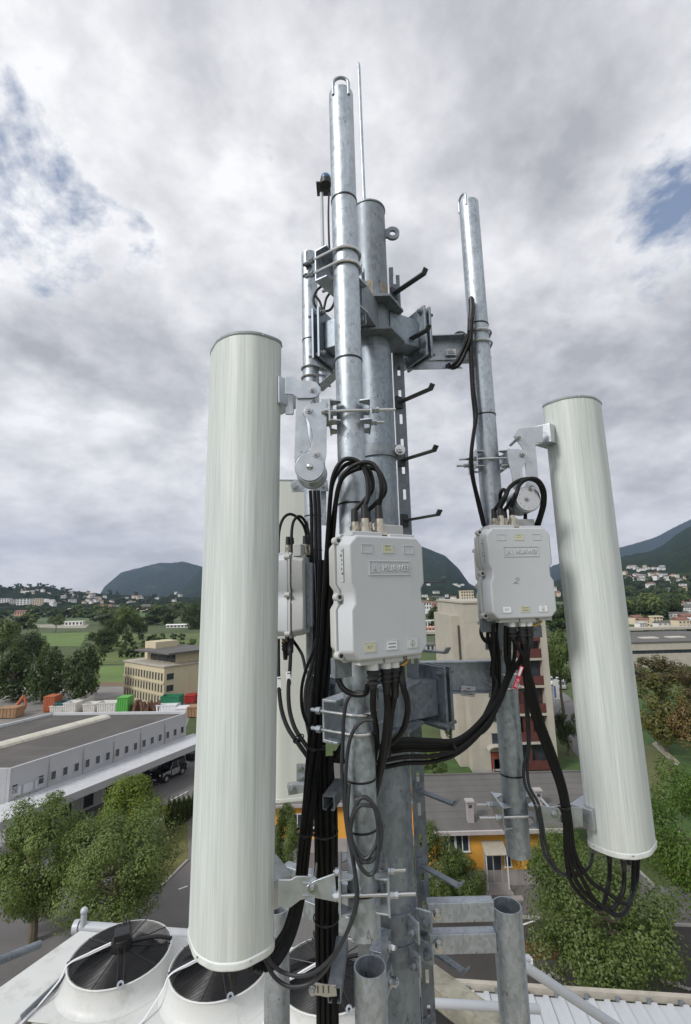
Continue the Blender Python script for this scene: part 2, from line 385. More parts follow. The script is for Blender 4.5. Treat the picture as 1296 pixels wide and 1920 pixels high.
# field strips of the valley
def gpoly(pts): return [GX(*p) for p in pts]
struct(sheet('bright_field', gpoly([(60, 1212), (60, 1187), (172, 1186), (150, 1212)]), .05, m_field))
struct(sheet('mown_field', gpoly([(178, 1282), (190, 1249), (366, 1246), (366, 1285)]), .04, m_field))
struct(sheet('orchard_field', gpoly([(150, 1246), (178, 1192), (600, 1180), (600, 1246)]), .03, rows_mat('orchard_grass', (.12, .16, .04), (.04, .06, .02), .075)))
struct(sheet('vineyard', gpoly([(60, 1165), (95, 1141), (600, 1136), (600, 1166)]), .06, rows_mat('vine_rows', (.085, .13, .04), (.042, .068, .026), .03)))
struct(sheet('gravel_lot', gpoly([(60, 1178), (66, 1171), (168, 1171), (160, 1178)]), .08, mat('pale_gravel', (.30, .28, .22), .9, 0, .1, .2)))
struct(sheet('brown_track', gpoly([(185, 1287), (192, 1279), (240, 1279), (240, 1287)]), .06, mat('earth', (.16, .11, .07), .9, 0, .15, .3)))
struct(sheet('town_field', gpoly([(1180, 1150), (1196, 1132), (1240, 1131), (1250, 1148)]), .10, mat('dry_field', (.15, .155, .055), .9, 0, .15, .05)))
# -------------------------------------------------------- hills
def forest_mat(name, c0, c1, sc_, patch=None, pf=.5):
    t = MT(name)
    a = t.noise(sc_, 8, .72); b = t.noise(sc_*6, 6, .7)
    c = t.ramp(a, [(.35, c0), (.62, c1)]); c = t.mix(.55, c, t.ramp(b, [(.38, sc(c0, .5)), (.64, sc(c1, 1.45))]))
    if patch: c = t.mix(t.ramp(t.noise(sc_*.8, 5, .6, off=(40, 9, 3)), [(.56, 0.0), (.64, pf)]), c, patch)
    d = t.noise(.09, 4, .7); c = t.mix(t.ramp(d, [(.42, 0.0), (.58, .6)]), c, sc(c0, .45)); t.put('Base Color', c); t.put('Roughness', 1.0); t.b.inputs['Specular IOR Level'].default_value = 0
    t.bump(b, 1.0, 12/sc_*.008); return t.m
HILL = {}
def hill(name, ridge, D, foot, m, back=900, cols=140, rows=36, rough=10, pw=1.25, fine=3.0, seed=0):
    xs = np.array([p[0] for p in ridge], float); ys = np.array([p[1] for p in ridge], float)
    V = []; F = []; grid = []
    for j in range(cols+1):
        px = xs[0]+(xs[-1]-xs[0])*j/cols; py = np.interp(px, xs, ys)
        R = P(px, py, D); az = R.x/R.y; colp = []
        for i in range(rows+7):
            if i <= rows:
                t = i/rows; Y = foot+(D-foot)*t; z = -3+(R.z+3)*(t**pw)
            else:
                t = (i-rows)/6; Y = D+back*t; z = -3+(R.z+3)*(1-t)**1.3
            X = az*Y
            e = min(1, t*3) if i <= rows else 1-t
            k = (z+3)/(R.z+3+1e-6)
            z += e*(fbm(X/260+seed, Y/260, seed)*rough*(1-.65*(i == rows)))+fine*e*fbm(X/28, Y/28, seed)
            z = max(z, -2.8); V.append((X, Y, z)); colp.append(Vector((X, Y, z)))
        grid.append(colp)
    n = rows+7
    for j in range(cols):
        for i in range(n-1): a = j*n+i; F.append((a, a+n, a+n+1, a+1))
    mb = MB(); mb.add(V, F); o = mb.build(name, m, ang=180); struct(o); HILL[name] = grid
    return o
def on_hill(name, px, py):
    best = None
    for colp in HILL[name]:
        for p in colp[:37]:
            q = J(p); d = (q[0]-px)**2+(q[1]-py)**2
            if best is None or d < best[0]: best = (d, p)
    return best[1].copy()
hill('far_mountain', [(120, 1150), (165, 1128), (188, 1114), (196, 1100), (210, 1088), (228, 1073), (260, 1065), (300, 1055), (320, 1056), (342, 1053), (372, 1060), (420, 1075), (470, 1090), (540, 1108), (620, 1122)], 4300, 3000,
     forest_mat('far_forest', (.020, .033, .018), (.034, .05, .024), .006, (.20, .20, .18), .25), rough=16, seed=3)
hill('wooded_mountain', [(300, 1124), (322, 1114), (345, 1098), (372, 1073), (420, 1046), (470, 1026), (522, 1019), (560, 1030), (620, 1060), (690, 1095), (720, 1112)], 3300, 1900,
     forest_mat('wooded_slope', (.016, .028, .014), (.034, .05, .022), .008, (.09, .10, .05), .3), rough=14, seed=5)
hill('town_mountain', [(600, 1112), (660, 1066), (715, 1028), (760, 1018), (800, 1028), (835, 1042), (860, 1066), (880, 1094), (910, 1108), (980, 1108), (1060, 1100)], 2700, 900,
     forest_mat('town_slope', (.016, .028, .014), (.036, .052, .022), .010, (.085, .105, .045), .4), rough=12, seed=9, pw=1.6)
hill('blue_ridge', [(985, 1090), (1038, 1060), (1100, 1040), (1150, 1030), (1172, 1024), (1200, 1016), (1232, 1006), (1262, 990), (1296, 973), (1350, 955), (1400, 950)], 4600, 3200,
     forest_mat('ridge_forest', (.018, .03, .018), (.032, .047, .024), .006), rough=14, seed=12)
hill('near_slope', [(1020, 1098), (1100, 1070), (1170, 1043), (1200, 1037), (1222, 1033), (1246, 1020), (1270, 1000), (1296, 983), (1350, 950), (1400, 935)], 2000, 420,
     forest_mat('slope_woods', (.014, .026, .012), (.038, .055, .02), .013, (.085, .105, .04), .5), rough=12, seed=20, pw=1.5, cols=170)
hill('village_ridge', [(-120, 1104), (-40, 1104), (0, 1104), (20, 1103), (45, 1103), (70, 1101), (88, 1099), (105, 1105), (130, 1109), (185, 1113), (230, 1116), (300, 1119), (420, 1121), (560, 1122)], 1350, 700,
     forest_mat('ridge_woods', (.014, .024, .012), (.036, .05, .022), .02, (.075, .085, .045), .4), rough=3, seed=30, back=700, fine=5)
# -------------------------------------------------------- foliage meshes
def crown_mesh(name, n, rx, rz, leaf, seed, m, clumps=45, droop=.0, asp=.62, top=0, crad=(.20, .36)):
    g = np.random.default_rng(seed)
    d = g.normal(size=(clumps, 3)); d /= np.linalg.norm(d, axis=1)[:, None]
    rad = g.uniform(.35, 1, clumps)**.6
    rad[:clumps//6] *= 1.16
    cc = d*rad[:, None]*.82
    cr = g.uniform(crad[0], crad[1], clumps)
    k = g.integers(0, clumps, n)
    e = g.normal(size=(n, 3)); e /= np.linalg.norm(e, axis=1)[:, None]
    p = cc[k]+e*(cr[k]*g.uniform(.35, 1.05, n)**.5)[:, None]
    hz = (p[:, 2]+1)/2
    sq = 1-top*np.clip(hz-.35, 0, 1)
    p[:, 0] *= sq; p[:, 1] *= sq
    p = p*np.array([rx, rx, rz])
    nn = e*1.0+p/np.array([rx, rx, rz])*.5+np.array([0, 0, .4])+g.normal(size=(n, 3))*.36
    nn /= np.linalg.norm(nn, axis=1)[:, None]
    a = g.normal(size=(n, 3)); a[:, 2] -= droop; a -= nn*(a*nn).sum(1)[:, None]; a /= np.linalg.norm(a, axis=1)[:, None]
    b = np.cross(nn, a); s = leaf*g.uniform(.6, 1.25, n)[:, None]
    v = np.stack([p-a*s*.5, p+b*s*asp*.5+nn*s*.10, p+a*s*.5, p-b*s*asp*.5+nn*s*.10], 1).reshape(-1, 3)
    me = bpy.data.meshes.new(name); me.vertices.add(4*n); me.loops.add(4*n); me.polygons.add(n)
    me.vertices.foreach_set('co', v.ravel()); me.loops.foreach_set('vertex_index', np.arange(4*n))
    me.polygons.foreach_set('loop_start', np.arange(0, 4*n, 4)); me.polygons.foreach_set('loop_total', np.full(n, 4))
    me.materials.append(m); me.update(calc_edges=True); return me
lf_dark = leafmat('dark_leaves', (.018, .034, .010), (.065, .095, .026))
lf_mid = leafmat('mid_green_leaves', (.038, .070, .018), (.15, .20, .052), (.15, .12, .035), .5)
lf_gree = leafmat('bluish_green_leaves', (.05, .088, .022), (.195, .25, .066))
lf_yel = leafmat('yellow_green_leaves', (.075, .12, .012), (.20, .25, .030))
lf_lush = leafmat('lush_green_leaves', (.035, .085, .012), (.13, .20, .030))
lf_oliv = leafmat('olive_autumn_leaves', (.075, .080, .022), (.17, .155, .045))
lf_oran = leafmat('orange_autumn_leaves', (.12, .085, .030), (.23, .155, .06))
lf_brow = leafmat('red_brown_leaves', (.055, .045, .018), (.12, .085, .032), (.06, .08, .02), .85)
def trunk_mb(h, r, seed, spread, crown_h):
    g = random.Random(seed); mb = MB(); n = 7
    mb.tube([(g.uniform(-.1, .1)*(i > 0), g.uniform(-.1, .1)*(i > 0), h*i/(n-1)) for i in range(n)], [r*(1.25-.75*i/((n-1)*4)) for i in range((n-1)*4+1)], 8, 4)
    for k in range(8):
        a = g.uniform(0, 6.28); z0 = h*g.uniform(.5, .95); L_ = spread*g.uniform(.5, .9)
        p = Vector((0, 0, z0)); q = p+Vector((cos(a)*L_, sin(a)*L_, crown_h*g.uniform(.1, .4)))
        mb.tube([p, (p+q)/2+Vector((0, 0, -.1)), q], [r*.45*(1-.8*i/8) for i in range(9)], 6, 4)
    return mb
def tree(name, label, base, me, sx, sz, zc, trunk_h, tr, group=None, seed=1, cat='tree', rz=0):
    t = thing(name, label, cat, base, group, rz, world=False)
    trunk_mb(trunk_h, tr, seed, sx*.9, sz).build('trunk', m_bark, t)
    c = bpy.data.objects.new('crown', me); COL.objects.link(c); c.parent = t
    c.location = (0, 0, zc); c.scale = (sx, sx, sz); return t
def at_tree(name, label, pxc, ytop, ybot, Y, wpx, me, group=None, seed=1, base_z=0.0, tr=.16, cat='tree', rz=0):
    """crown seen between ytop and ybot round pxc, standing at depth Y"""
    a = P(pxc, ytop, Y); b = P(pxc, ybot, Y); zc = (a.z+b.z)/2; hz = (a.z-b.z)/2
    z = (P(pxc, (ytop+ybot)/2, Y)-_C).dot(_f)
    r = wpx/2*z/FPX; x = P(pxc, (ytop+ybot)/2, Y).x
    return tree(name, label, (x, Y, base_z), me, r, max(hz, .3), zc-base_z, zc-base_z, tr, group, seed, cat, rz)
NL = 30000
cm_a = crown_mesh('crown_leaves', NL, 1, 1, .042, 1, lf_gree, 70, crad=(.14, .33))
cm_b = crown_mesh('crown_leaves', NL, 1, 1, .038, 2, lf_gree, 75, crad=(.14, .33))
cm_c = crown_mesh('crown_leaves', 16000, 1, 1, .056, 3, lf_yel, 45, top=.5)
cm_d = crown_mesh('crown_leaves', 16000, 1, 1, .062, 4, lf_mid, 45, top=.5)
cm_e = crown_mesh('crown_leaves', 34000, 1, 1, .038, 5, lf_mid, 80, crad=(.14, .33))
cm_f = crown_mesh('crown_leaves', 28000, 1, 1, .037, 6, lf_lush, 70, crad=(.14, .33))
mm_dark = crown_mesh('crown_leaves', 3500, 1, 1, .12, 7, lf_dark, 34)
mm_mid = crown_mesh('crown_leaves', 3500, 1, 1, .12, 8, lf_mid, 30)
mm_pop = crown_mesh('crown_leaves', 4500, 1, 1, .11, 9, lf_dark, 40, top=.55)
mm_oliv = crown_mesh('crown_leaves', 5000, 1, 1, .10, 10, lf_oliv, 34, top=.3)
mm_oran = crown_mesh('crown_leaves', 5000, 1, 1, .10, 11, lf_oran, 34, top=.3)
mm_brow = crown_mesh('crown_leaves', 5000, 1, 1, .10, 12, lf_brow, 34)
fm_dark = crown_mesh('crown_leaves', 420, 1, 1, .36, 13, lf_dark, 12)
fm_mid = crown_mesh('crown_leaves', 420, 1, 1, .36, 14, lf_mid, 12)
fm_con = crown_mesh('crown_leaves', 420, 1, 1, .36, 15, lf_dark, 14, top=.8)
# near trees
at_tree('maple_tree', 'leafy green tree at the left edge, its bare trunk showing above the grey pipe', 72, 1474, 1738, 32.2, 214, cm_a, 'trees in the yard', 1, tr=.22)
at_tree('maple_tree', 'full round green tree behind the nearest roof fan', 220, 1496, 1752, 31.0, 246, cm_b, 'trees in the yard', 2, tr=.22)
at_tree('maple_tree', 'bright yellow green tree in front of the warehouse canopy', 248, 1436, 1590, 43.0, 136, cm_c, 'trees in the yard', 3, tr=.15)
at_tree('maple_tree', 'slim green tree in front of the orange wall, left of the black cables', 532, 1500, 1640, 35.0, 76, cm_d, 'trees in the yard', 4, tr=.12)
at_tree('maple_tree', 'green tree before the orange house, right of the mast', 810, 1536, 1705, 33.0, 96, cm_d, 'trees in the yard', 5, tr=.14, rz=1)
at_tree('maple_tree', 'tall slim sapling in front of the orange house window', 868, 1588, 1700, 33.6, 104, cm_d, 'trees in the yard', 15, tr=.08, rz=2.2)
at_tree('maple_tree', 'large green tree with few yellow leaves below the right antenna', 1122, 1556, 1872, 27.5, 306, cm_e, 'trees in the yard', 6, tr=.24)
at_tree('maple_tree', 'lush bright green tree cut by the right edge', 1312, 1416, 1735, 31.5, 236, cm_f, 'trees in the yard', 7, tr=.24)
at_tree('maple_tree', 'bright green tree half hidden behind the right antenna foot', 1060, 1545, 1740, 33.5, 150, cm_f, 'trees in the yard', 8, tr=.18, rz=2)
# clipped hedge of upright shrubs beside the car park
for i in range(6):
    x = 318+i*9
    at_tree('hedge_shrub', 'dark upright shrub in the hedge between car park and verge', x, 1494-i*2, 1556-i*3, 44.5+i*.9, 26, mm_pop, 'shrubs of the dark hedge', 20+i, cat='shrub', tr=.05)
# trees round the lawn and street
at_tree('autumn_tree', 'olive yellow autumn tree right of the right antenna', 1240, 1262, 1392, 62, 112, mm_oliv, None, 31, tr=.15)
at_tree('autumn_tree', 'orange brown autumn tree at the right edge above the lawn', 1300, 1302, 1408, 58, 92, mm_oran, None, 32, tr=.15)
at_tree('autumn_tree', 'dark red brown tree in front of the flat pale building', 1232, 1226, 1300, 76, 110, mm_brow, None, 33, tr=.2)
at_tree('autumn_tree', 'brown leaved tree at the right edge below the flat roof', 1310, 1240, 1330, 70, 80, mm_brow, None, 34, tr=.2, rz=2)
at_tree('street_tree', 'tall green tree right beside the red balconies', 1046, 1168, 1286, 78, 56, mm_mid, None, 35, tr=.2)
at_tree('garden_bush', 'dark bush on the lawn beside the apartment block', 1062, 1322, 1400, 62, 44, mm_dark, None, 36, cat='bush')
at_tree('garden_bush', 'dark bush left of the apartment block entrance', 848, 1330, 1385, 63, 34, mm_dark, None, 37, cat='bush')
at_tree('garden_tree', 'small tree on the lawn left of the apartment block', 812, 1378, 1450, 52, 74, mm_mid, None, 38, tr=.1)
at_tree('garden_bush', 'low bush at the back of the lawn under the lower arm', 835, 1290, 1340, 72, 56, mm_dark, None, 39, cat='bush')
# tall trees beyond the container yard
for i, (x, yt, yb, Y, w, me, lab) in enumerate([
    (28, 1206, 1320, 101, 100, mm_pop, 'dark broad tree at the left edge beyond the orange container'),
    (92, 1204, 1322, 99, 92, mm_pop, 'dark tree just left of the tallest poplar behind the container yard'),
    (160, 1200, 1318, 97, 84, mm_pop, 'tall dense poplar left of the beige office block'),
    (52, 1168, 1252, 150, 78, mm_dark, 'round dark tree standing behind the poplars'),
    (8, 1152, 1240, 165, 70, mm_mid, 'green tree at the left edge below the tower blocks'),
    (192, 1170, 1216, 190, 54, mm_dark, 'low dark tree at the left end of the orchard'),
    (238, 1130, 1196, 215, 52, mm_mid, 'tall round tree with open trunks standing in the orchard'),
    (215, 1152, 1200, 210, 40, mm_dark, 'dark tree close left of the tall orchard tree'),
    (106, 1150, 1174, 300, 34, mm_mid, 'rounded tree beside the pale gravel lot'),
    (262, 1160, 1190, 250, 34, mm_dark, 'dark tree right of the tall orchard tree'),
    (360, 1205, 1300, 112, 40, mm_dark, 'dark tree half hidden by the left antenna beside the office block'),
    (362, 1120, 1190, 300, 46, mm_dark, 'far dark tree touching the left antenna edge')]):
    at_tree('valley_tree', lab, x, yt, yb, Y, w, me, 'trees of the valley', 40+i, tr=.3, rz=i)
# orchard shrubs, one by one, in rows
g_ = random.Random(3); k = 0
for row, y in enumerate((1196, 1203, 1211, 1220, 1229)):
    for x in range(186+row*3, 366, 15):
        xx = x+g_.uniform(-5, 5); yy = y+g_.uniform(-1.5, 1.5)
        if g_.random() < .2: continue
        p = G(xx, yy+3, 0); h = g_.uniform(2.0, 3.6)
        o = bpy.data.objects.new('orchard_shrub', fm_dark if g_.random() < .7 else fm_mid); COL.objects.link(o)
        o.location = (p.x, p.y, h*.45); s_ = h*.55; o.scale = (s_, s_, h*.6); o.rotation_euler[2] = g_.uniform(0, 6)
        tag(o, 'small dark shrub in the planted rows of the orchard', 'shrub', 'shrubs in the orchard rows')
# belt of far trees across the valley and along the ridge crest
def far_tree(px, py, Y, w, h, me, lab, grp, base=None):
    p = base if base is not None else G(px, py, 0)
    o = bpy.data.objects.new('far_tree', me); COL.objects.link(o); o.location = (p.x, p.y, p.z+h*.45)
    o.scale = (w/2, w/2, h*.55); o.rotation_euler[2] = g_.uniform(0, 6)
    tag(o, lab, 'tree', grp); return o
for i in range(84):
    px = g_.uniform(-10, 372); py = g_.choice([1150, 1146, 1148, 1158, 1164, 1168, 1172, 1180])+g_.uniform(-2, 2)
    if 60 < px < 170 and py > 1160: py = 1158
    if 85 < px < 372 and py > 1174: continue
    far_tree(px, py, 0, g_.uniform(9, 18), g_.uniform(8, 15), g_.choice([fm_dark, fm_mid, fm_dark]), 'small far tree in the belt across the valley floor', 'far trees of the valley floor')
for i in range(46):
    px = g_.uniform(-8, 330); p = on_hill('village_ridge', px, np.interp(px, [0, 88, 130, 330], [1106, 1102, 1112, 1121])+g_.choice([0, 0, 1, 6, 12, 18]))
    far_tree(0, 0, 0, g_.uniform(12, 24), g_.uniform(9, 17), g_.choice([fm_dark, fm_dark, fm_con]), 'far dark tree on the low village ridge', 'trees on the village ridge', p)
for i in range(70):
    px = g_.uniform(1168, 1300); py = g_.uniform(1090, 1160)
    p = on_hill('near_slope', px, py) if py < 1128 else G(px, py+8, 0)
    far_tree(0, 0, 0, g_.uniform(9, 18), g_.uniform(8, 14), g_.choice([fm_dark, fm_mid, fm_dark]), 'far dark tree on the town slope behind the right antenna', 'trees on the town slope', p)
for i in range(34):
    px = g_.choice([g_.uniform(796, 900), g_.uniform(1028, 1075)]); py = g_.uniform(1120, 1185)
    far_tree(px, py, 0, g_.uniform(8, 15), g_.uniform(6, 12), g_.choice([fm_dark, fm_mid, fm_dark]), 'far dark tree between the town roofs in the middle', 'trees in the town')

# kerbs: real steps along verge, lawn and driveway
m_kerb = mat('kerb_stone', (.36, .35, .33), .9, 0, .15, 2)
def kerb(pts, w=.14, h=.12):
    for a, b in zip(pts[:-1], pts[1:]):
        a = Vector((*a, 0)); b = Vector((*b, 0)); d = (b-a); n = int(d.length/1.0)+1; d.normalize(); s_ = Vector((-d.y, d.x, 0)); L_ = (b-a).length/n
        for k in range(n):
            struct(MB().obox(a+d*(L_*(k+.5))+Vector((0, 0, h/2)), (d, s_, Vector((0, 0, 1))), (L_/2-.006, w/2, h/2)).build('kerb_stone', m_kerb, smooth=False))
kerb([GX(352, 1496), GX(300, 1541), GX(252, 1640)]); kerb([GX(352, 1614), GX(302, 1664)])
kerb([(9, 33.3), (24, 31.6), (33, 31.0)]); kerb([(20.05, 36.0), (20.05, 41)])
# ================================================================== BUILDINGS
m_roofd = mat('dark_bitumen_roof', (.082, .075, .069), .85, 0, .25, .35, .2, 6, (1, .15, 1), dirt=((.17, .16, .15), .25, .6, (.3, 1, 1)))
m_clad = mat('grey_cladding', (.40, .405, .42), .6, .1, .04, 1.2, dirt=((.28, .28, .28), .6, .4, (1, 1, .2)))
m_cladl = mat('light_metal_roof', (.52, .53, .55), .5, .1, .05, 1.5, dirt=((.45, .45, .45), 1.0, .4))
m_orange = mat('orange_render', (.72, .36, .055), .8, 0, .05, .8, dirt=((.58, .29, .05), .7, .4, (1, 1, .2)))
m_plinth = mat('grey_plinth', (.34, .31, .30), .85, 0, .08, 1.5)
m_redp = mat('red_balcony_panel', (.095, .026, .022), .6, 0, .15, 2)
m_redd = mat('dark_red_window', (.10, .03, .025), .4, 0, .2, 2)
m_roofr = mat('red_roof_tiles', (.19, .095, .07), .8, 0, .25, .6)
m_roofg = mat('grey_corrugated_roof', (.105, .10, .094), .85, 0, .18, .5, .25, 3, (1, .12, 1), dirt=((.19, .18, .16), .3, .5, (.2, 1, 1)))
m_sky = mat('translucent_skylight', (.52, .50, .42), .5, 0, .12, 1.5)
m_hw = [mat('house_white', (.70, .69, .66), .85, 0, .05, .3), mat('house_cream', (.62, .53, .38), .85, 0, .05, .3), mat('house_pink', (.60, .34, .25), .85, 0, .05, .3), mat('house_grey', (.42, .41, .40), .85, 0, .05, .3)]
m_dwin = mat('dark_window', (.05, .055, .06), .3, 0, .3, .5)
def wall_win(parent, o, u, nrm, s, z, w, h, mf=None, mg=None, fr=.05, name='window', bars=0):
    """window proud of a wall: o wall origin (base), u along wall, nrm outward; s,z centre"""
    o = Vector(o); u = Vector(u); nrm = Vector(nrm); up = Vector((0, 0, 1)); c = o+u*s+up*z
    mb = MB()
    mb.obox(c+up*(h/2)+nrm*.02, (u, nrm, up), (w/2+fr, .035, fr/2)); mb.obox(c-up*(h/2)+nrm*.04, (u, nrm, up), (w/2+fr, .06, fr/2))
    for sg in (-1, 1): mb.obox(c+u*(sg*w/2)+nrm*.02, (u, nrm, up), (fr/2, .034, h/2-.001))
    for b in range(bars): mb.obox(c+u*(w*((b+1)/(bars+1)-.5))+nrm*.018, (u, nrm, up), (fr/2.5, .028, h/2-.002))
    f = mb.build(name, mf or m_frame, parent, smooth=False)
    MB().obox(c+nrm*.004, (u, nrm, up), (w/2, .006, h/2)).build('pane', mg or m_glass, f, smooth=False)
    return f
# ---------------------------------------------------------------- warehouse with canopy
A = G(350, 1337, 6.0); B = G(20, 1441, 6.0); A.z = B.z = 0
u = (B-A).normalized(); LEN = (B-A).length; nin = Vector((-u.y, u.x, 0)); nin = nin if nin.x < 0 else -nin; no = -nin; up = Vector((0, 0, 1)); nin = G(98, 1340, 6.0)-G(350, 1337, 6.0); DEP = nin.length; nin.z = 0; nin.normalize()
wh = thing('warehouse', 'long grey warehouse with dark roof and a white canopy on its near side', 'warehouse', A)
npan = 6
for k in range(npan):
    a, b = LEN*k/npan, LEN*(k+1)/npan
    MB().obox(A+u*((a+b)/2)+nin*.15+up*3.0, (u, nin, up), ((b-a)/2-.02, .15, 3.0)).build('wall_panel', m_clad, wh, smooth=False)
mb = MB(); mb.obox(B+nin*(DEP/2)-u*.15+up*2.99, (nin, u, up), (DEP/2-.3, .15, 2.99)); mb.obox(A+nin*(DEP/2)+u*.15+up*2.99, (nin, u, up), (DEP/2-.3, .15, 2.99)); mb.obox(A+u*(LEN/2)+nin*(DEP-.15)+up*2.99, (u, nin, up), (LEN/2, .15, 2.99))
mb.build('end_wall', m_clad, wh, smooth=False)
MB().obox(A+u*(LEN/2)+nin*(DEP/2)+up*5.86, (u, nin, up), (LEN/2-.31, DEP/2-.31, .10)).build('roof', m_roofd, wh, smooth=False)
mb = MB()
for p, d, l in ((A+nin*(DEP-.15), u, LEN), (A+u*.15, nin, DEP)):
    mb.obox(p+d*(l/2)+up*6.12, (d, d.cross(up), up), (l/2, .14, .13))
mb.build('parapet', m_cladl, wh, smooth=False)
for k in range(9):     # skylight strip of bowed translucent sheets
    s0 = 2.0+k*(LEN*1.0-2)/9; s1 = s0+(LEN*1.0-2)/9-.06; poly = []
    for j in range(7): a = pi*j/6; poly.append(A+nin*(DEP*.5+.85*cos(a))+up*(5.961+.42*sin(a)))
    mb = MB(); mb.ext([p+u*s0 for p in poly], u*(s1-s0)); mb.build('skylight_sheet', m_sky, wh)
mb = MB().obox(A+u*(LEN/2+3)+no*1.75+up*3.32, (u, no, up), (LEN/2+4.0, 1.74, .06))
cn = mb.build('canopy', m_cladl, wh, smooth=False)
MB().obox(A+u*(LEN/2+3)+no*3.52+up*3.10, (u, no, up), (LEN/2+4.02, .03, .32)).build('fascia', m_clad, cn, smooth=False)
mb = MB()
for k in range(66):
    s = -1+(LEN+7.9)*k/66; mb.obox(A+u*s+no*1.75+up*3.395, (u, no, up), (.03, 1.72, .015))
mb.build('canopy_seam', m_cladl, cn, smooth=False)
for k in range(18):
    s = LEN*(k+.6)/18
    if k == 16: continue
    wall_win(wh, A, u, no, s, 4.25, .50, .75, m_frame, m_glass, .06)
for k in range(1, 6): MB().cyl(A+u*(LEN*k/6)+no*.06+up*3.5, A+u*(LEN*k/6)+no*.06+up*5.4, .05, n=8).build('downpipe', m_plinth, wh)
for k in range(11):
    s = 1.3+k*2.25
    if s < LEN: wall_win(wh, A, u, no, s, 1.35, .9, 2.1, m_dsteel, m_glass, .08, 'door')
for k in range(3): wall_win(wh, A, u, no, LEN-2.6+k*1.0, 4.0, .9, .8, m_clad, m_cladl, .05, 'shutter')
# parking bay lines
for a, b in (((285, 1467), (350, 1436)), ((316, 1503), (352, 1484)), ((338, 1427), (356, 1430)), ((334, 1436), (352, 1437)), ((280, 1466), (300, 1471))):
    p, q = G(*a), G(*b); d = (q-p).normalized(); n_ = Vector((-d.y, d.x, 0))*.06
    mb = MB(); mb.add([(*(x+s_*n_).xy, .022) for x, s_ in ((p, -1), (q, -1), (q, 1), (p, 1))], [(0, 1, 2, 3)]); struct(mb.build('parking_line', m_paint, smooth=False))
for a, b, m_ in (((970, 1738), (1003, 1727), m_paint), ((1276, 1866), (1288, 1892), m_yel), ((335, 1668), (352, 1662), m_paint)):
    p, q = G(*a), G(*b); d = (q-p).normalized(); n_ = Vector((-d.y, d.x, 0))*.07
    mb = MB(); mb.add([(*(x+s_*n_).xy, .026) for x, s_ in ((p, -1), (q, -1), (q, 1), (p, 1))], [(0, 1, 2, 3)]); struct(mb.build('painted_line', m_, smooth=False))
# ---------------------------------------------------------------- beige office block
C0 = G(306, 1326); C1 = G(231, 1306); ul = (C1-C0).normalized(); nl = Vector((ul.y, -ul.x, 0)); nl = nl if nl.y < 0 else -nl; ub = -nl; LL = (C1-C0).length
C2x = ub; DEPB = 12.5
HB = P(306, 1252, C0.y).z
ob = thing('office_block', 'beige four storey office block with ribbon windows and flat roof terrace', 'building', C0)
MB().obox(C0+ul*(LL/2)+ub*(DEPB/2)+up*(HB/2), (ul, ub, up), (LL/2, DEPB/2, HB/2)).build('wall', m_beige, ob, smooth=False)
FL = HB/3.35
for f in range(3):
    zz = HB-1.75-f*FL
    for k in range(14): wall_win(ob, C0, ul, nl, LL*(k+.7)/14.4, zz, LL/14.4*.62, 1.5, m_beige, m_glass, .12)
    MB().obox(C0+ul*(LL/2)+nl*.10+up*(zz-1.0), (ul, nl, up), (LL/2+.1, .10, .16)).build('string_course', m_beige, ob, smooth=False)
    wall_win(ob, C0, ub, -ul, 1.2, zz, 1.5, 1.25, m_beige, m_glass, .1)
MB().obox(C0+ul*(LL/2)+ub*(DEPB/2)+up*(HB+.12), (ul, ub, up), (LL/2+.25, DEPB/2+.25, .12)).build('roof_slab', m_conc, ob, smooth=False)
ph = MB().obox(C0+ul*(LL*.45)+ub*(DEPB*.55)+up*(HB+1.2), (ul, ub, up), (LL*.34, DEPB*.30, .95)).build('penthouse', m_beige, ob, smooth=False)
MB().obox(C0+ul*(LL*.42)+ub*(DEPB*.5)+up*(HB+2.32), (ul, ub, up), (LL*.42, DEPB*.44, .16)).build('penthouse_roof', m_roofg, ob, smooth=False)
MB().obox(C0+ul*(LL*.80)+ub*(DEPB*.5)+up*(HB+2.0), (ul, ub, up), (LL*.14, DEPB*.2, 1.75)).build('lift_housing', m_beige, ob, smooth=False)
for k in range(6): wall_win(ob, C0+ub*(DEPB*.25), ul, nl, LL*(.15+.1*k), HB+1.15, LL*.085, 1.4, m_dsteel, m_glass, .06, 'terrace_window')
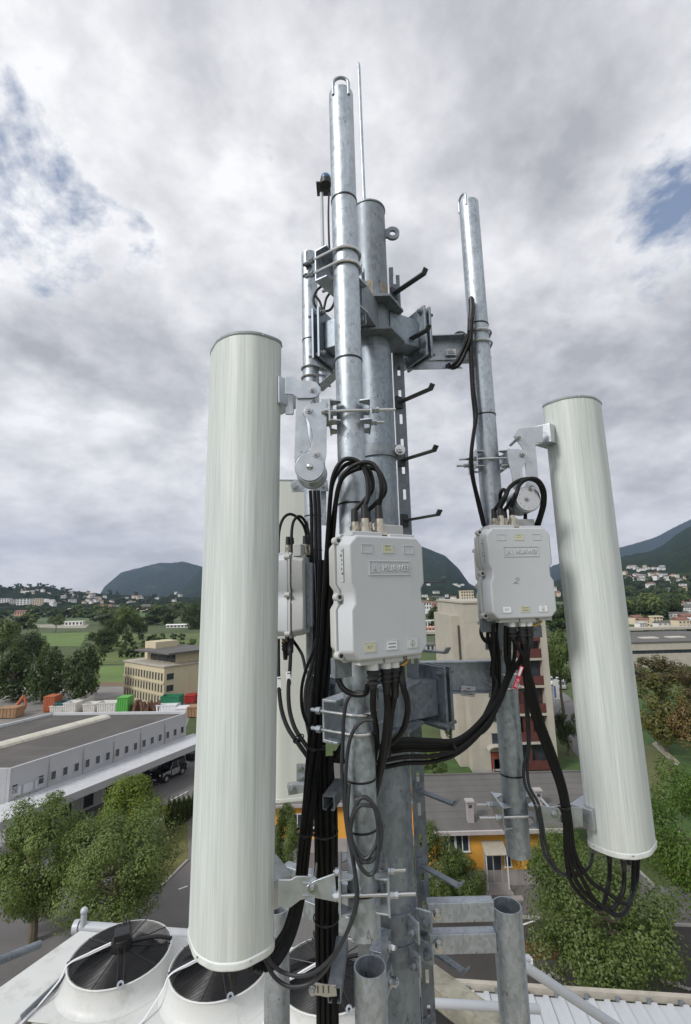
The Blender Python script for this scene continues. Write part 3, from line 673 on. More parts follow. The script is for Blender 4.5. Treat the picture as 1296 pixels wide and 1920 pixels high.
# ---------------------------------------------------------------- concrete apartment block
YB = 56.6; X0, X1 = P(868, 1134, YB).x, 22.6; HA = P(920, 1130, YB).z
ap = thing('apartment_block', 'tall raw concrete apartment block with dark red balconies behind the right pole', 'building', (X0, YB, 0))
xb0, xb1 = 18.75, 21.9
MB().b2((X0, YB, 0), (xb0, YB+16, HA)).build('wall', m_conc, ap, smooth=False)
XT = P(847, 1165, YB+2.2).x; MB().b2((XT, YB+2.2, 0), (X0-.002, YB+14, HA-1.5)).build('stair_tower', m_conc, ap, smooth=False)
MB().b2((xb0+.001, YB+1.4, 0), (X1, YB+15.9, HA-.02)).build('core_wall', m_conc, ap, smooth=False)
MB().b2((xb1, YB-.02, 0), (X1+.02, YB+1.398, HA-.01)).build('corner_pier', m_conc, ap, smooth=False)
for k in range(7):
    z = HA-.35-k*2.98
    if z < 1: break
    if k == 0: MB().b2((xb0+.002, YB+.02, z-1.2), (xb1-.002, YB+1.39, z+.3)).build('attic_band', m_conc, ap, smooth=False)
    z -= 1.2 if k == 0 else 0
    MB().b2((xb0+.002, YB+.03, z-.25), (xb1-.002, YB+1.38, z-.0)).build('balcony_slab', m_conc, ap, smooth=False)
    MB().b2((xb0+.002, YB+.10, z-2.9), (xb1-.002, YB+.16, z-1.95)).build('balcony_panel', m_redp, ap, smooth=False)
    wall_win(ap, (xb0, YB+.9, 0), (1, 0, 0), (0, -1, 0), 1.55, z-1.6, 2.8, 2.5, m_redd, m_glass, .1, 'window', 2)
    w_ = [0, 1.1, 0, .7, 1.2, .4, 0][k]
    if w_: MB().b2((xb0+.1+.4*(k % 3), YB+.5, z-2.8), (xb0+.1+.4*(k % 3)+w_, YB+.56, z-.3)).build('shutter', m_redd, ap, smooth=False)
for k in range(6): wall_win(ap, (X0, YB, 0), (1, 0, 0), (0, -1, 0), 4.25-(X0-11.9), HA-4.5-k*2.6, 1.1, 1.25, m_dsteel, m_glass, .08)
wall_win(ap, (X0, YB, 0), (1, 0, 0), (0, -1, 0), 3.95-(X0-11.9), 1.12, 1.05, 2.1, m_redp, mat('red_door', (.30, .06, .035), .5), .08, 'door')
mb = MB(); poly = [(15.85+1.0*cos(pi*j/8), YB-1.0, 2.6+.45*sin(pi*j/8)) for j in range(9)]+[(15.85+.9*cos(pi*j/8), YB-1.0, 2.55+.4*sin(pi*j/8)) for j in range(8, -1, -1)]
mb.ext(poly, (0, .99, 0)); mb.build('door_canopy', m_conc, ap)
MB().b2((X0-.02, YB-.02, 0), (xb0-.1, YB-.001, .45)).build('plinth', m_plinth, ap, smooth=False)
mb = MB()
for z in (HA-2.2, HA-6.2, HA-10.2, HA-14.2): mb.b2((X0+.05, YB-.012, z-.02), (xb0-.05, YB-.001, z+.02))
mb.build('formwork_joint', mat('joint_concrete', (.33, .30, .235), .9, 0, .1, 2), ap, smooth=False)
MB().b2((X0-.30, YB+2.1, HA-7.2), (X0-.12, YB+2.199, HA-2.6)).build('slot_window', m_dwin, ap, smooth=False)
MB().b2((X0-.15, YB-.15, HA+.001), (X1+.15, YB+16.1, HA+.22)).build('roof_edge', m_conc, ap, smooth=False)
# ---------------------------------------------------------------- orange house
yb = thing('orange_house', 'low orange house with grey corrugated roof and a glazed entrance porch', 'house', (8, 37, 0))
ZE = 3.55; p0 = G(800, 1552, ZE); p1 = G(1000, 1556, ZE); YW = (p0.y+p1.y)/2; XA = p0.x; XB2 = 13.9
MB().b2((XA, YW, .95), (XB2, YW+9, ZE)).build('wall', m_orange, yb, smooth=False)
MB().b2((XA-.03, YW-.03, 0), (XB2+.03, YW+9.03, .949)).build('plinth', m_plinth, yb, smooth=False)
YR = G(900, 1453, 4.6).y; XR = 20.5
def slope(parent, xa, xb, y0, z0, y1, z1, n, nm='roof_sheet'):
    for k in range(n):
        a = xa+(xb-xa)*k/n; b = xa+(xb-xa)*(k+1)/n-.006
        mb = MB(); t_ = .07
        mb.prism([(a, y0, z0), (b, y0, z0), (b, y1, z1), (a, y1, z1)], [(a, y0, z0+t_), (b, y0, z0+t_), (b, y1, z1+t_), (a, y1, z1+t_)])
        mb.build(nm, m_roofg, parent, smooth=False)
slope(yb, XA-.4, XR, YW-.45, ZE+.06, YR, 4.55, 16)
MB().b2((XA-.4, YW-.62, ZE-.12), (XB2+.4, YW-.452, ZE+.12)).build('gutter', mat('gutter_grey', (.40, .37, .36), .6), yb, smooth=False)
MB().b2((XA-.4, YR-.02, 4.4), (XR, YR+.2, 4.72)).build('ridge_cap', m_roofg, yb, smooth=False)
mb = MB()
for k in range(7):
    yy = YW+.9+k*(YR-YW)/8; zz = ZE+.14+(yy-YW+.45)*(4.55-ZE-.06)/(YR-YW+.45)
    mb.b2((XA-.3, yy, zz-.03), (XR-.1, yy+.03, zz+.004))
mb.build('roof_batten', m_roofg, yb, smooth=False)
for px, py in ((882, 1534), (1010, 1512)):
    c = G(px, py, 4.0); ch = MB().b2((c.x-.22, c.y-.22, 3.7), (c.x+.22, c.y+.22, 5.1)).build('chimney', m_plinth, yb, smooth=False)
    MB().b2((c.x-.3, c.y-.3, 5.101), (c.x+.3, c.y+.3, 5.2)).build('chimney_cap', m_plinth, ch, smooth=False)
    MB().b2((c.x-.12, c.y-.235, 4.75), (c.x+.12, c.y-.221, 4.95)).build('vent_slot', m_dwin, ch, smooth=False)
def at_wall(px, py, Y): p = P(px, py, Y); return p.x-XA, p.z
o_ = (XA, YW, 0)
s, z = at_wall(867, 1580, YW); wall_win(yb, o_, (1, 0, 0), (0, -1, 0), s, z, .9, 1.1, m_framew, m_glass, .08, 'window', 1)
s, z = at_wall(842, 1578, YW); wall_win(yb, o_, (1, 0, 0), (0, -1, 0), s, z, .8, 1.1, m_framew, m_glass, .08, 'window', 1)
s, z = at_wall(952, 1608, YW); wall_win(yb, o_, (1, 0, 0), (0, -1, 0), s, z, .42, 1.15, m_framew, m_glass, .07)
s, _z = at_wall(925, 1620, YW); dr = wall_win(yb, o_, (1, 0, 0), (0, -1, 0), s, 1.15, 1.15, 2.0, m_frame, m_glass, .08, 'door', 1)
x_ = XA+s
pr = MB(); pr.prism([(x_-.75, YW-1.05, 2.35), (x_+.75, YW-1.05, 2.35), (x_+.75, YW-.02, 2.75), (x_-.75, YW-.02, 2.75)], [(x_-.75, YW-1.05, 2.40), (x_+.75, YW-1.05, 2.40), (x_+.75, YW-.02, 2.80), (x_-.75, YW-.02, 2.80)])
po = pr.build('porch_roof', mat('porch_sheet', (.36, .33, .27), .4), yb, smooth=False)
mb = MB()
for sx_ in (-.7, .7): mb.b2((x_+sx_-.03, YW-1.0, .25), (x_+sx_+.03, YW-.94, 2.36))
mb.build('porch_post', m_framew, po, smooth=False)
MB().b2((x_-.9, YW-1.3, 0), (x_+.9, YW-.032, .16)).build('door_step', m_plinth, yb, smooth=False)
MB().b2((x_-.2, YW-1.7, 0), (x_+1.4, YW-1.301, .09)).build('lower_step', m_plinth, yb, smooth=False)
# left wing, set back
pl0 = G(505, 1508, ZE); YL = pl0.y
MB().b2((pl0.x-4, YL, .95), (XA-.001, YL+7, ZE)).build('wing_wall', m_orange, yb, smooth=False)
MB().b2((pl0.x-4.03, YL-.03, 0), (XA-.03, YL+7.03, .949)).build('wing_plinth', m_plinth, yb, smooth=False)
slope(yb, pl0.x-4.4, XA-.42, YL-.4, ZE+.05, YL+6.5, ZE+.75, 12, 'wing_roof_sheet')
MB().b2((pl0.x-4.4, YL-.55, ZE-.1), (XA-.42, YL-.402, ZE+.1)).build('wing_gutter', m_plinth, yb, smooth=False)
for px in (558, 590): p = P(px, 1545, YL); wall_win(yb, (pl0.x, YL, 0), (1, 0, 0), (0, -1, 0), p.x-pl0.x, 2.3, .8, 1.0, m_framew, m_glass, .08, 'window', 1)
# ---------------------------------------------------------------- town houses, one object each
def house(name, label, c, w, d, h, m, roof='gable', rz=0, rows=2, cols=4, mr=None, group=None, cat='house'):
    t = thing(name, label, cat, c, group, rz, world=False)
    MB().b2((-w/2, -d/2, 0), (w/2, d/2, h)).build('wall', m, t, smooth=False)
    if roof == 'gable':
        e = .5; rh = w*.0+d*.24; mb = MB()
        mb.prism([(-w/2-e, -d/2-e, h+.01), (-w/2-e, d/2+e, h+.01), (-w/2-e, 0, h+rh)], [(w/2+e, -d/2-e, h+.01), (w/2+e, d/2+e, h+.01), (w/2+e, 0, h+rh)])
        mb.build('roof', mr or m_roofr, t, smooth=False)
    elif roof == 'hip':
        e = .6; rh = d*.28
        MB().add([(-w/2-e, -d/2-e, h+.01), (w/2+e, -d/2-e, h+.01), (w/2+e, d/2+e, h+.01), (-w/2-e, d/2+e, h+.01), (-w*.18, 0, h+rh), (w*.18, 0, h+rh)], [(0, 1, 5, 4), (1, 2, 5), (2, 3, 4, 5), (3, 0, 4), (0, 3, 2, 1)]).build('roof', mr or m_roofr, t, smooth=False)
    else: MB().b2((-w/2-.3, -d/2-.3, h+.01), (w/2+.3, d/2+.3, h+.5)).build('roof', mr or m_roofg, t, smooth=False)
    for r_ in range(rows):
        for c_ in range(cols):
            x = w*((c_+.5)/cols-.5); z = h*(r_+.55)/rows
            MB().obox((x, -d/2-.03, z), ((1, 0, 0), (0, 1, 0), (0, 0, 1)), (w/cols*.26, .04, h/rows*.30)).build('window', m_dwin, t, smooth=False)
    return t
def at_house(name, label, pxl, pxr, ytop, ybot, m, roof='gable', rows=2, cols=4, dk=.8, rz=0, mr=None, group=None, cat='house'):
    """house whose foot is seen at ybot on the valley floor and whose eaves are at ytop"""
    b = G((pxl+pxr)/2, ybot); e = P((pxl+pxr)/2, ytop, b.y); w = (P(pxr, ybot, b.y)-P(pxl, ybot, b.y)).x
    return house(name, label, (b.x, b.y+w*dk/2, 0), w, w*dk, e.z, m, roof, rz, rows, cols, mr, group, cat)
W_, CR, PK, GY = m_hw
# towers on the left
for i, (a, b, yt, m_, lab) in enumerate([(0, 18, 1122, W_, 'white blue tower block farthest left on the valley floor'), (19, 32, 1124, GY, 'greyish tower block second from the left edge'), (34, 57, 1123, W_, 'broad pale tower block in the middle of the far group'), (63, 78, 1122, CR, 'separate cream tower block at the right end of the far group')]):
    b0 = G((a+b)/2, 1146); w = (P(b, 1140, b0.y)-P(a, 1140, b0.y)).x; h = P((a+b)/2, yt, b0.y).z
    house('tower_block', lab, (b0.x, b0.y, 0), w, w*.6, h, m_, 'flat', .15, 7, 4, m_hw[3], 'far tower blocks', 'building')
at_house('farm_house', 'long cream house with red roof on the vineyard edge', 179, 208, 1137, 1146, CR, 'gable', 2, 6, .5)
at_house('farm_house', 'ochre house right of the long cream house', 212, 222, 1136, 1146, CR, 'gable', 2, 3, .8, mr=m_roofg)
at_house('villa', 'pale villa with hip roof above the vines', 256, 285, 1137, 1145, CR, 'hip', 2, 6, .5, mr=m_roofg)
at_house('villa', 'small white villa beside the left antenna above the vines', 317, 328, 1134, 1143, W_, 'hip', 2, 3, .9)
at_house('greenhouse', 'long low white glasshouse left of the long cream house', 122, 164, 1141, 1146, W_, 'flat', 1, 8, .3, mr=m_hw[0], cat='greenhouse')
at_house('greenhouse', 'low white tunnel beside the orchard', 312, 352, 1172, 1177, W_, 'gable', 1, 6, .2, mr=m_hw[0], cat='greenhouse')
at_house('clubhouse', 'white flat building by the pale gravel lot', 121, 155, 1166, 1173, W_, 'flat', 1, 5, .3, mr=m_hw[0], cat='building')
at_house('farm_house', 'low house with broad red roof beside the orchard', 288, 318, 1157, 1162, PK, 'hip', 1, 4, .6)
at_house('town_house', 'red roofed low house below the tower blocks', 27, 46, 1147, 1154, PK, 'gable', 1, 4, .6)
at_house('garden_shed', 'small white house behind the vineyard left part', 88, 100, 1139, 1144, W_, 'gable', 1, 3, .6)
# town seen between radio unit and apartment block
at_house('town_house', 'long salmon pink terrace with dark windows left of the crane', 797, 836, 1177, 1188, PK, 'flat', 1, 6, .3, mr=m_hw[2], cat='building')
at_house('town_house', 'white house behind the salmon pink terrace', 796, 820, 1165, 1177, W_, 'flat', 1, 4, .6, mr=m_hw[0])
at_house('town_house', 'salmon brick block behind the crane top', 806, 848, 1133, 1144, PK, 'hip', 2, 6, .5)
at_house('town_house', 'white house just right of the front radio unit', 795, 810, 1130, 1149, W_, 'gable', 3, 3, .8)
at_house('town_house', 'grey house between crane and apartment block', 842, 860, 1133, 1146, GY, 'flat', 2, 3, .8)
at_house('high_rise', 'pale slab high rise above the apartment block roof', 866, 890, 1108, 1142, CR, 'flat', 6, 5, .6, mr=m_hw[1], cat='building')
at_house('workshop', 'dark roofed long shed behind the crane mast', 800, 838, 1208, 1222, GY, 'gable', 1, 5, .5, mr=m_roofg, cat='building')
# right hand town
at_house('town_house', 'cream house with brown hip roof beside its twin', 1238, 1254, 1147, 1158, CR, 'hip', 2, 3, .9)
at_house('town_house', 'cream hip roofed twin standing farther right', 1259, 1272, 1147, 1158, CR, 'hip', 2, 2, .9)
at_house('town_house', 'pinkish house with balconies below the cream twins', 1227, 1244, 1157, 1172, CR, 'flat', 3, 3, .8, mr=m_hw[1])
at_house('town_house', 'cream house with red roof below the dry field', 1196, 1217, 1147, 1157, CR, 'gable', 2, 4, .8)
at_house('town_house', 'orange house at the right edge of the town', 1284, 1304, 1155, 1171, PK, 'gable', 2, 3, .9)
at_house('town_house', 'white modern building with terraces above the cream twins', 1236, 1262, 1128, 1137, W_, 'flat', 2, 4, .5, mr=m_hw[0])
at_house('terrace_row', 'long row of low white houses at the top of the dry field', 1186, 1228, 1126, 1132, W_, 'flat', 1, 10, .2, mr=m_hw[0])
at_house('town_house', 'pink roofed house at the right edge above the town', 1284, 1302, 1128, 1138, PK, 'gable', 2, 3, .9)
# low flat pale building on the right
fb0 = G(1196, 1252); h_ = P(1196, 1206, fb0.y).z; xr = P(1420, 1240, fb0.y).x
fbd = thing('flat_building', 'low pale concrete hall with ribbon window and flat roof at right', 'building', fb0)
x0 = P(1190, 1240, fb0.y).x; xm = P(1279, 1240, fb0.y).x
for a, b in ((x0, xm-.01), (xm+.01, xr)):
    MB().b2((a, fb0.y, 0), (b, fb0.y+26, h_-2.6)).build('lower_wall', m_conc, fbd, smooth=False)
    MB().b2((a, fb0.y+.02, h_-1.75), (b, fb0.y+26, h_)).build('upper_wall', m_conc, fbd, smooth=False)
    n_ = max(2, int((b-a)/1.3))
    for k in range(n_): MB().b2((a+(b-a)*(k+.06)/n_, fb0.y+.25, h_-2.6), (a+(b-a)*(k+.94)/n_, fb0.y+.3, h_-1.75)).build('window', m_glass, fbd, smooth=False)
MB().b2((x0, fb0.y+.4, h_-2.6), (xr, fb0.y+25, h_-1.74)).build('window_core', m_dwin, fbd, smooth=False)
MB().b2((x0-.2, fb0.y-.2, h_+.002), (xr, fb0.y+26, h_+.25)).build('roof_slab', m_roofg, fbd, smooth=False)
for k in range(2): MB().b2((x0+7+k*7, fb0.y+7, h_+.251), (x0+11+k*7, fb0.y+9.5, h_+.5)).build('roof_light', m_sky, fbd, smooth=False)
MB().b2((x0+.5, fb0.y+10, h_+.251), (x0+4.5, fb0.y+16, h_+1.6)).build('plant_room', m_cladl, fbd, smooth=False)
# railway bridge with catenary posts behind it
rp = G(1190, 1186); zb = P(1240, 1178, rp.y).z
br = thing('railway_bridge', 'long pale railway viaduct crossing behind the flat pale hall', 'bridge', rp)
MB().b2((rp.x-6, rp.y, zb-.6), (rp.x+70, rp.y+6, zb+.3)).build('deck', m_conc, br, smooth=False)
for k in range(7): MB().b2((rp.x-2+k*9, rp.y+1.2, 0), (rp.x-.8+k*9, rp.y+4.8, zb-.601)).build('pier', m_conc, br, smooth=False)
for k in range(5):
    px = 1245+k*14; b = G(px, 1204); tp = P(px, 1181+k % 2, b.y)
    t = thing('catenary_post', 'thin grey catenary post standing behind the flat pale hall', 'post', b, 'catenary posts of the railway')
    MB().cyl(b, tp, .12, .09, n=6).build('mast', m_galvd, t); MB().cyl(tp-Vector((0, 0, .5)), tp+Vector((2.4, 0, -.3)), .06, n=6).build('bracket_arm', m_galvd, t)
rp = G(800, 1192); zb = P(820, 1184, rp.y).z
br = thing('road_viaduct', 'pale road viaduct below the salmon pink terrace left of the crane', 'bridge', rp)
MB().b2((rp.x-40, rp.y, zb-1.1), (rp.x+36, rp.y+8, zb)).build('deck', m_conc, br, smooth=False)
for k in range(5): MB().b2((rp.x-36+k*16, rp.y+2, 0), (rp.x-34.5+k*16, rp.y+6, zb-1.101)).build('pier', m_conc, br, smooth=False)
# hillside houses, too small to show parts: one mesh each, shared data
def tiny(name, m, mr, w, d, h, hip=False):
    mb = MB(); mb.b2((-w/2, -d/2, -3), (w/2, d/2, h)); mb.cur = 1
    mb.prism([(-w/2-.4, -d/2-.4, h), (-w/2-.4, d/2+.4, h), (-w/2-.4, 0, h+d*.28)], [(w/2+.4, -d/2-.4, h), (w/2+.4, d/2+.4, h), (w/2+.4, 0, h+d*.28)])
    mb.cur = 2
    for r_ in range(2):
        for c_ in range(3): mb.box((w*((c_+.5)/3-.5), -d/2-.02, h*(.3+.45*r_)), (w*.13, .1, h*.2))
    return mb.mesh(name, [m, mr, m_dwin], None, False)
TINY = [tiny('hillside_house', W_, m_roofr, 13, 9, 7), tiny('hillside_house', W_, m_hw[3], 17, 9, 6), tiny('hillside_house', CR, m_roofr, 12, 10, 8), tiny('hillside_house', W_, m_roofg, 11, 8, 9), tiny('hillside_house', W_, m_roofg, 20, 8, 6)]
gh = random.Random(11)
def scatter(hname, boxes, label, grp, sc_=1.0):
    for (xa, xb, ya, yb_, n) in boxes:
        for i in range(n):
            px = gh.uniform(xa, xb); py = gh.uniform(ya, yb_)
            p = on_hill(hname, px, py)+Vector((gh.uniform(-5, 5), gh.uniform(-5, 5), 0)); o = bpy.data.objects.new('hillside_house', gh.choice(TINY)); COL.objects.link(o)
            o.location = p; o.rotation_euler[2] = gh.uniform(-.7, .7); k_ = gh.uniform(.55, .95)*sc_; o.scale = (k_, k_, k_)
            tag(o, label, 'house', grp)
scatter('near_slope', [(1174, 1260, 1064, 1070, 14), (1174, 1248, 1078, 1090, 16), (1190, 1296, 1100, 1112, 6), (1262, 1300, 1076, 1090, 5), (1036, 1046, 1085, 1120, 4)], 'tiny pale house on the wooded slope beyond the right antenna', 'houses on the right hillside', 1.0)
for (xa, xb, ya, yb_, n, lab, grp) in ((1178, 1300, 1134, 1152, 16, 'small pale house among trees at the foot of the right hillside', 'houses at the right hill foot'), (1178, 1300, 1160, 1180, 12, 'small house between the cream twins and the railway viaduct', 'houses before the railway viaduct'), (796, 884, 1128, 1160, 16, 'small pale town house in the gap between the two near radio units', 'small town houses in the middle gap'), (-5, 330, 1131, 1142, 20, 'small pale house at the foot of the village ridge', 'houses at the village ridge foot')):
    for i in range(n):
        p = G(gh.uniform(xa, xb), gh.uniform(ya, yb_)); o = bpy.data.objects.new('hillside_house', gh.choice(TINY)); COL.objects.link(o); o.location = p; o.rotation_euler[2] = gh.uniform(-.6, .6); k_ = gh.uniform(.5, .9)*(.55 if ya > 1155 or xa == 796 else .8); o.scale = (k_, k_, k_); tag(o, lab, 'house', grp)
scatter('village_ridge', [(40, 110, 1106, 1116, 9), (110, 190, 1112, 1122, 14), (160, 330, 1120, 1132, 22), (80, 180, 1128, 1136, 10)], 'tiny house on the low village ridge left of the left antenna', 'houses on the village ridge', .85)
scatter('wooded_mountain', [(245, 350, 1112, 1119, 12)], 'tiny far house at the foot of the wooded mountain', 'houses below the wooded mountain', 1.6)
scatter('town_mountain', [(796, 870, 1096, 1128, 14)], 'tiny house on the slope between the front and right radio units', 'houses on the middle hillside', 1.0)
# ================================================================== YARD, VEHICLES, ROOFTOP
m_cor = mat('orange_container_paint', (.42, .12, .05), .6, 0, .12, 1.5, dirt=((.25, .08, .04), 1, .5))
m_grn = mat('bright_green_paint', (.09, .36, .06), .55, 0, .08, 1.5); m_dgrn = mat('dark_green_paint', (.015, .17, .085), .55, 0, .12, 1.5)
m_wht = mat('dirty_white_paint', (.64, .63, .60), .65, 0, .08, 1, dirt=((.38, .25, .14), 1.2, .8))
m_teal = mat('teal_paint', (.05, .16, .17), .6, 0, .15, 1.5); m_wood = mat('weathered_timber', (.30, .18, .10), .85, 0, .25, 2); m_rust = mat('rusty_steel', (.13, .07, .045), .85, 0, .35, 2)
m_crane = mat('crane_cream_paint', (.62, .50, .33), .6, 0, .1, 1); m_craner = mat('crane_red_paint', (.50, .04, .025), .55, 0, .1, 1)
# tower crane
cb = G(843, 1262); zt = P(836, 1168, cb.y).z; cr = thing('construction_crane', 'slim cream lattice crane with red head in front of the apartment block', 'crane', cb)
w_ = .55; mb = MB(); z = 0
for sx_ in (-1, 1):
    for sy_ in (-1, 1): mb.cyl((cb.x+sx_*w_, cb.y+sy_*w_, 0), (cb.x+sx_*w_, cb.y+sy_*w_, zt), .09, n=5)
k = 0
while z < zt-1.2:
    for (ax, ay), (bx, by) in (((-1, -1), (1, -1)), ((1, -1), (1, 1)), ((1, 1), (-1, 1)), ((-1, 1), (-1, -1))):
        mb.cyl((cb.x+ax*w_, cb.y+ay*w_, z), (cb.x+bx*w_, cb.y+by*w_, z+1.15), .055, n=4); mb.cyl((cb.x+ax*w_, cb.y+ay*w_, z+1.15), (cb.x+bx*w_, cb.y+by*w_, z+1.15), .055, n=4)
    z += 1.15
mb.build('lattice_mast', m_crane, cr)
zz = P(834, 1148, cb.y).z; z3 = P(832, 1134, cb.y).z
mb = MB(); mb.prism([(cb.x+a*.8, cb.y+b*.8, zt) for a, b in ((-1, -1), (1, -1), (1, 1), (-1, 1))], [(cb.x-.3+a*.4, cb.y+b*.4, zz) for a, b in ((-1, -1), (1, -1), (1, 1), (-1, 1))]); mb.build('red_head', m_craner, cr, smooth=False)
mb = MB(); mb.prism([(cb.x-.3+a*.42, cb.y+b*.42, zz+.002) for a, b in ((-1, -1), (1, -1), (1, 1), (-1, 1))], [(cb.x-.6+a*.25, cb.y+b*.25, z3) for a, b in ((-1, -1), (1, -1), (1, 1), (-1, 1))]); mb.build('folded_jib', m_crane, cr, smooth=False)
mb = MB(); mb.cyl((cb.x-2.2, cb.y, zt+1), (cb.x-2.2, cb.y, z3-1), .05, n=5); mb.cyl((cb.x-2.2, cb.y, zt+1), (cb.x-.5, cb.y, zt+1), .05, n=5); mb.cyl((cb.x-2.2, cb.y, z3-1), (cb.x-.6, cb.y, z3-1), .05, n=5); mb.build('stay_frame', m_crane, cr)
# container yard
def skip(name, label, pxl, pxr, ytop, ybot, m, open_top=True, ribs=6, flare=.12, cat='container', rz=0.0, d=2.4):
    b = G((pxl+pxr)/2, ybot); w = (P(pxr, ybot, b.y)-P(pxl, ybot, b.y)).x; h = P((pxl+pxr)/2, ytop, b.y).z; h = max(h, .6)
    t = thing(name, label, cat, (b.x, b.y+d/2, 0), None, rz, world=False)
    mb = MB(); a = w/2; f = flare; e = .08
    bo = [(-a+f, -d/2+f, .15), (a-f, -d/2+f, .15), (a-f, d/2-f, .15), (-a+f, d/2-f, .15)]; to = [(-a, -d/2, h), (a, -d/2, h), (a, d/2, h), (-a, d/2, h)]
    if open_top:
        ti = [(-a+e, -d/2+e, h), (a-e, -d/2+e, h), (a-e, d/2-e, h), (-a+e, d/2-e, h)]; bi = [(x*.94, y*.9, .35) for x, y, z_ in bo]
        mb.add(bo+to+ti+bi, [(3, 2, 1, 0)]+[(k, (k+1) % 4, 4+(k+1) % 4, 4+k) for k in range(4)]+[(4+k, 4+(k+1) % 4, 8+(k+1) % 4, 8+k) for k in range(4)]+[(8+k, 8+(k+1) % 4, 12+(k+1) % 4, 12+k) for k in range(4)]+[(12, 13, 14, 15)])
    else: mb.prism(bo, to)
    mb.build('body', m, t, smooth=False)
    for k in range(ribs):
        x = (k+.5)/ribs*2-1
        MB().prism([(x*(a-f)-.05, -d/2+f-.07, .2), (x*(a-f)+.05, -d/2+f-.07, .2), (x*(a-f)+.05, -d/2+f-.002, .2), (x*(a-f)-.05, -d/2+f-.002, .2)], [(x*a-.05, -d/2-.07, h-.1), (x*a+.05, -d/2-.07, h-.1), (x*a+.05, -d/2-.002, h-.1), (x*a-.05, -d/2-.002, h-.1)]).build('rib', m, t, smooth=False)
    MB().b2((-a-.05, -d/2-.09, h-.099), (a+.05, -d/2-.003, h+.02)).build('rim', m, t, smooth=False)
    for sx_ in (-1, 1): MB().b2((sx_*a*.6-.1, -d/2+f, 0), (sx_*a*.6+.1, d/2-f, .149)).build('runner', m_rust, t, smooth=False)
    return t
skip('shipping_container', 'orange steel container standing upright left of the white skips', 80, 101, 1306, 1336, m_cor, False, 7, .0)
skip('skip_container', 'teal open skip right beside the orange container', 101, 119, 1318, 1336, m_teal)
skip('skip_container', 'white rust stained skip right of the teal one', 117, 142, 1318, 1340, m_wht)
skip('skip_container', 'plain white skip in the middle of the yard row', 154, 178, 1320, 1338, m_wht)
skip('skip_container', 'long rust stained white skip left of the bright green box', 180, 217, 1318, 1338, m_wht, ribs=8)
skip('skip_container', 'bright green tall container in the yard', 218, 239, 1308, 1338, m_grn, False, 5, .0)
skip('skip_container', 'dark green ribbed skip in front of the office block', 300, 336, 1306, 1332, m_dgrn, ribs=9)
skip('skip_container', 'pale low skip behind the warehouse roof corner', 92, 118, 1324, 1338, m_wht)
skip('skip_container', 'grey white skip behind the white row', 138, 156, 1312, 1330, m_wht, d=4)
skip('skip_container', 'red covered skip touching the left antenna edge', 346, 364, 1304, 1320, mat('red_paint', (.40, .03, .03), .55), False, 4, .0)
skip('timber_stack', 'reddish timber stack at the left edge of the yard', -6, 28, 1328, 1348, m_wood, False, 5, .0, 'timber stack')
skip('timber_stack', 'brown timber stack touching the left antenna at yard level', 350, 372, 1326, 1346, m_wood, False, 4, .0, 'timber stack')
skip('wrapped_bales', 'long white plastic wrapped load behind the warehouse end', 292, 330, 1322, 1336, mat('white_film', (.75, .76, .78), .35), False, 7, .05, 'bales')
skip('wrapped_bales', 'white wrapped load in front of the dark green skip', 328, 350, 1328, 1340, mat('white_film', (.72, .73, .76), .35), False, 4, .05, 'bales')
for i, (px, py, yt, lab) in enumerate(((258, 1334, 1318, 'rusty scrap heap left of the upright dark beams'), (276, 1336, 1312, 'heap of upright rusty beams before the office block'))):
    b = G(px, py); mb = MB(); q = random.Random(i+5)
    for k in range(26):
        x, y = q.uniform(-2.2, 2.2), q.uniform(-1, 1); h = P(px, yt, b.y).z*q.uniform(.4, 1); mb.obox((b.x+x, b.y+y, h/2), (Vector((1, q.uniform(-.3, .3), q.uniform(-.4, .4))).normalized(), Vector((0, 1, 0)), Vector((q.uniform(-.3, .3), 0, 1)).normalized()), (q.uniform(.08, .3), q.uniform(.08, .3), h/2))
    tag(mb.build('scrap_heap', m_rust, smooth=False), lab, 'scrap heap')
b = G(20, 1338); t = thing('digger_arm', 'orange excavator arm resting at the left of the yard', 'excavator', b)
MB().tube([b+Vector((-.2, 0, .2)), b+Vector((1.2, 0, 1.6)), b+Vector((2.2, 0, 3.0))], .3, 6, 3).build('boom', m_cor, t)
MB().tube([b+Vector((2.2, 0, 3.0)), b+Vector((2.6, 0, 1.4)), b+Vector((2.2, 0, .4))], .22, 6, 3).build('stick', m_cor, t)
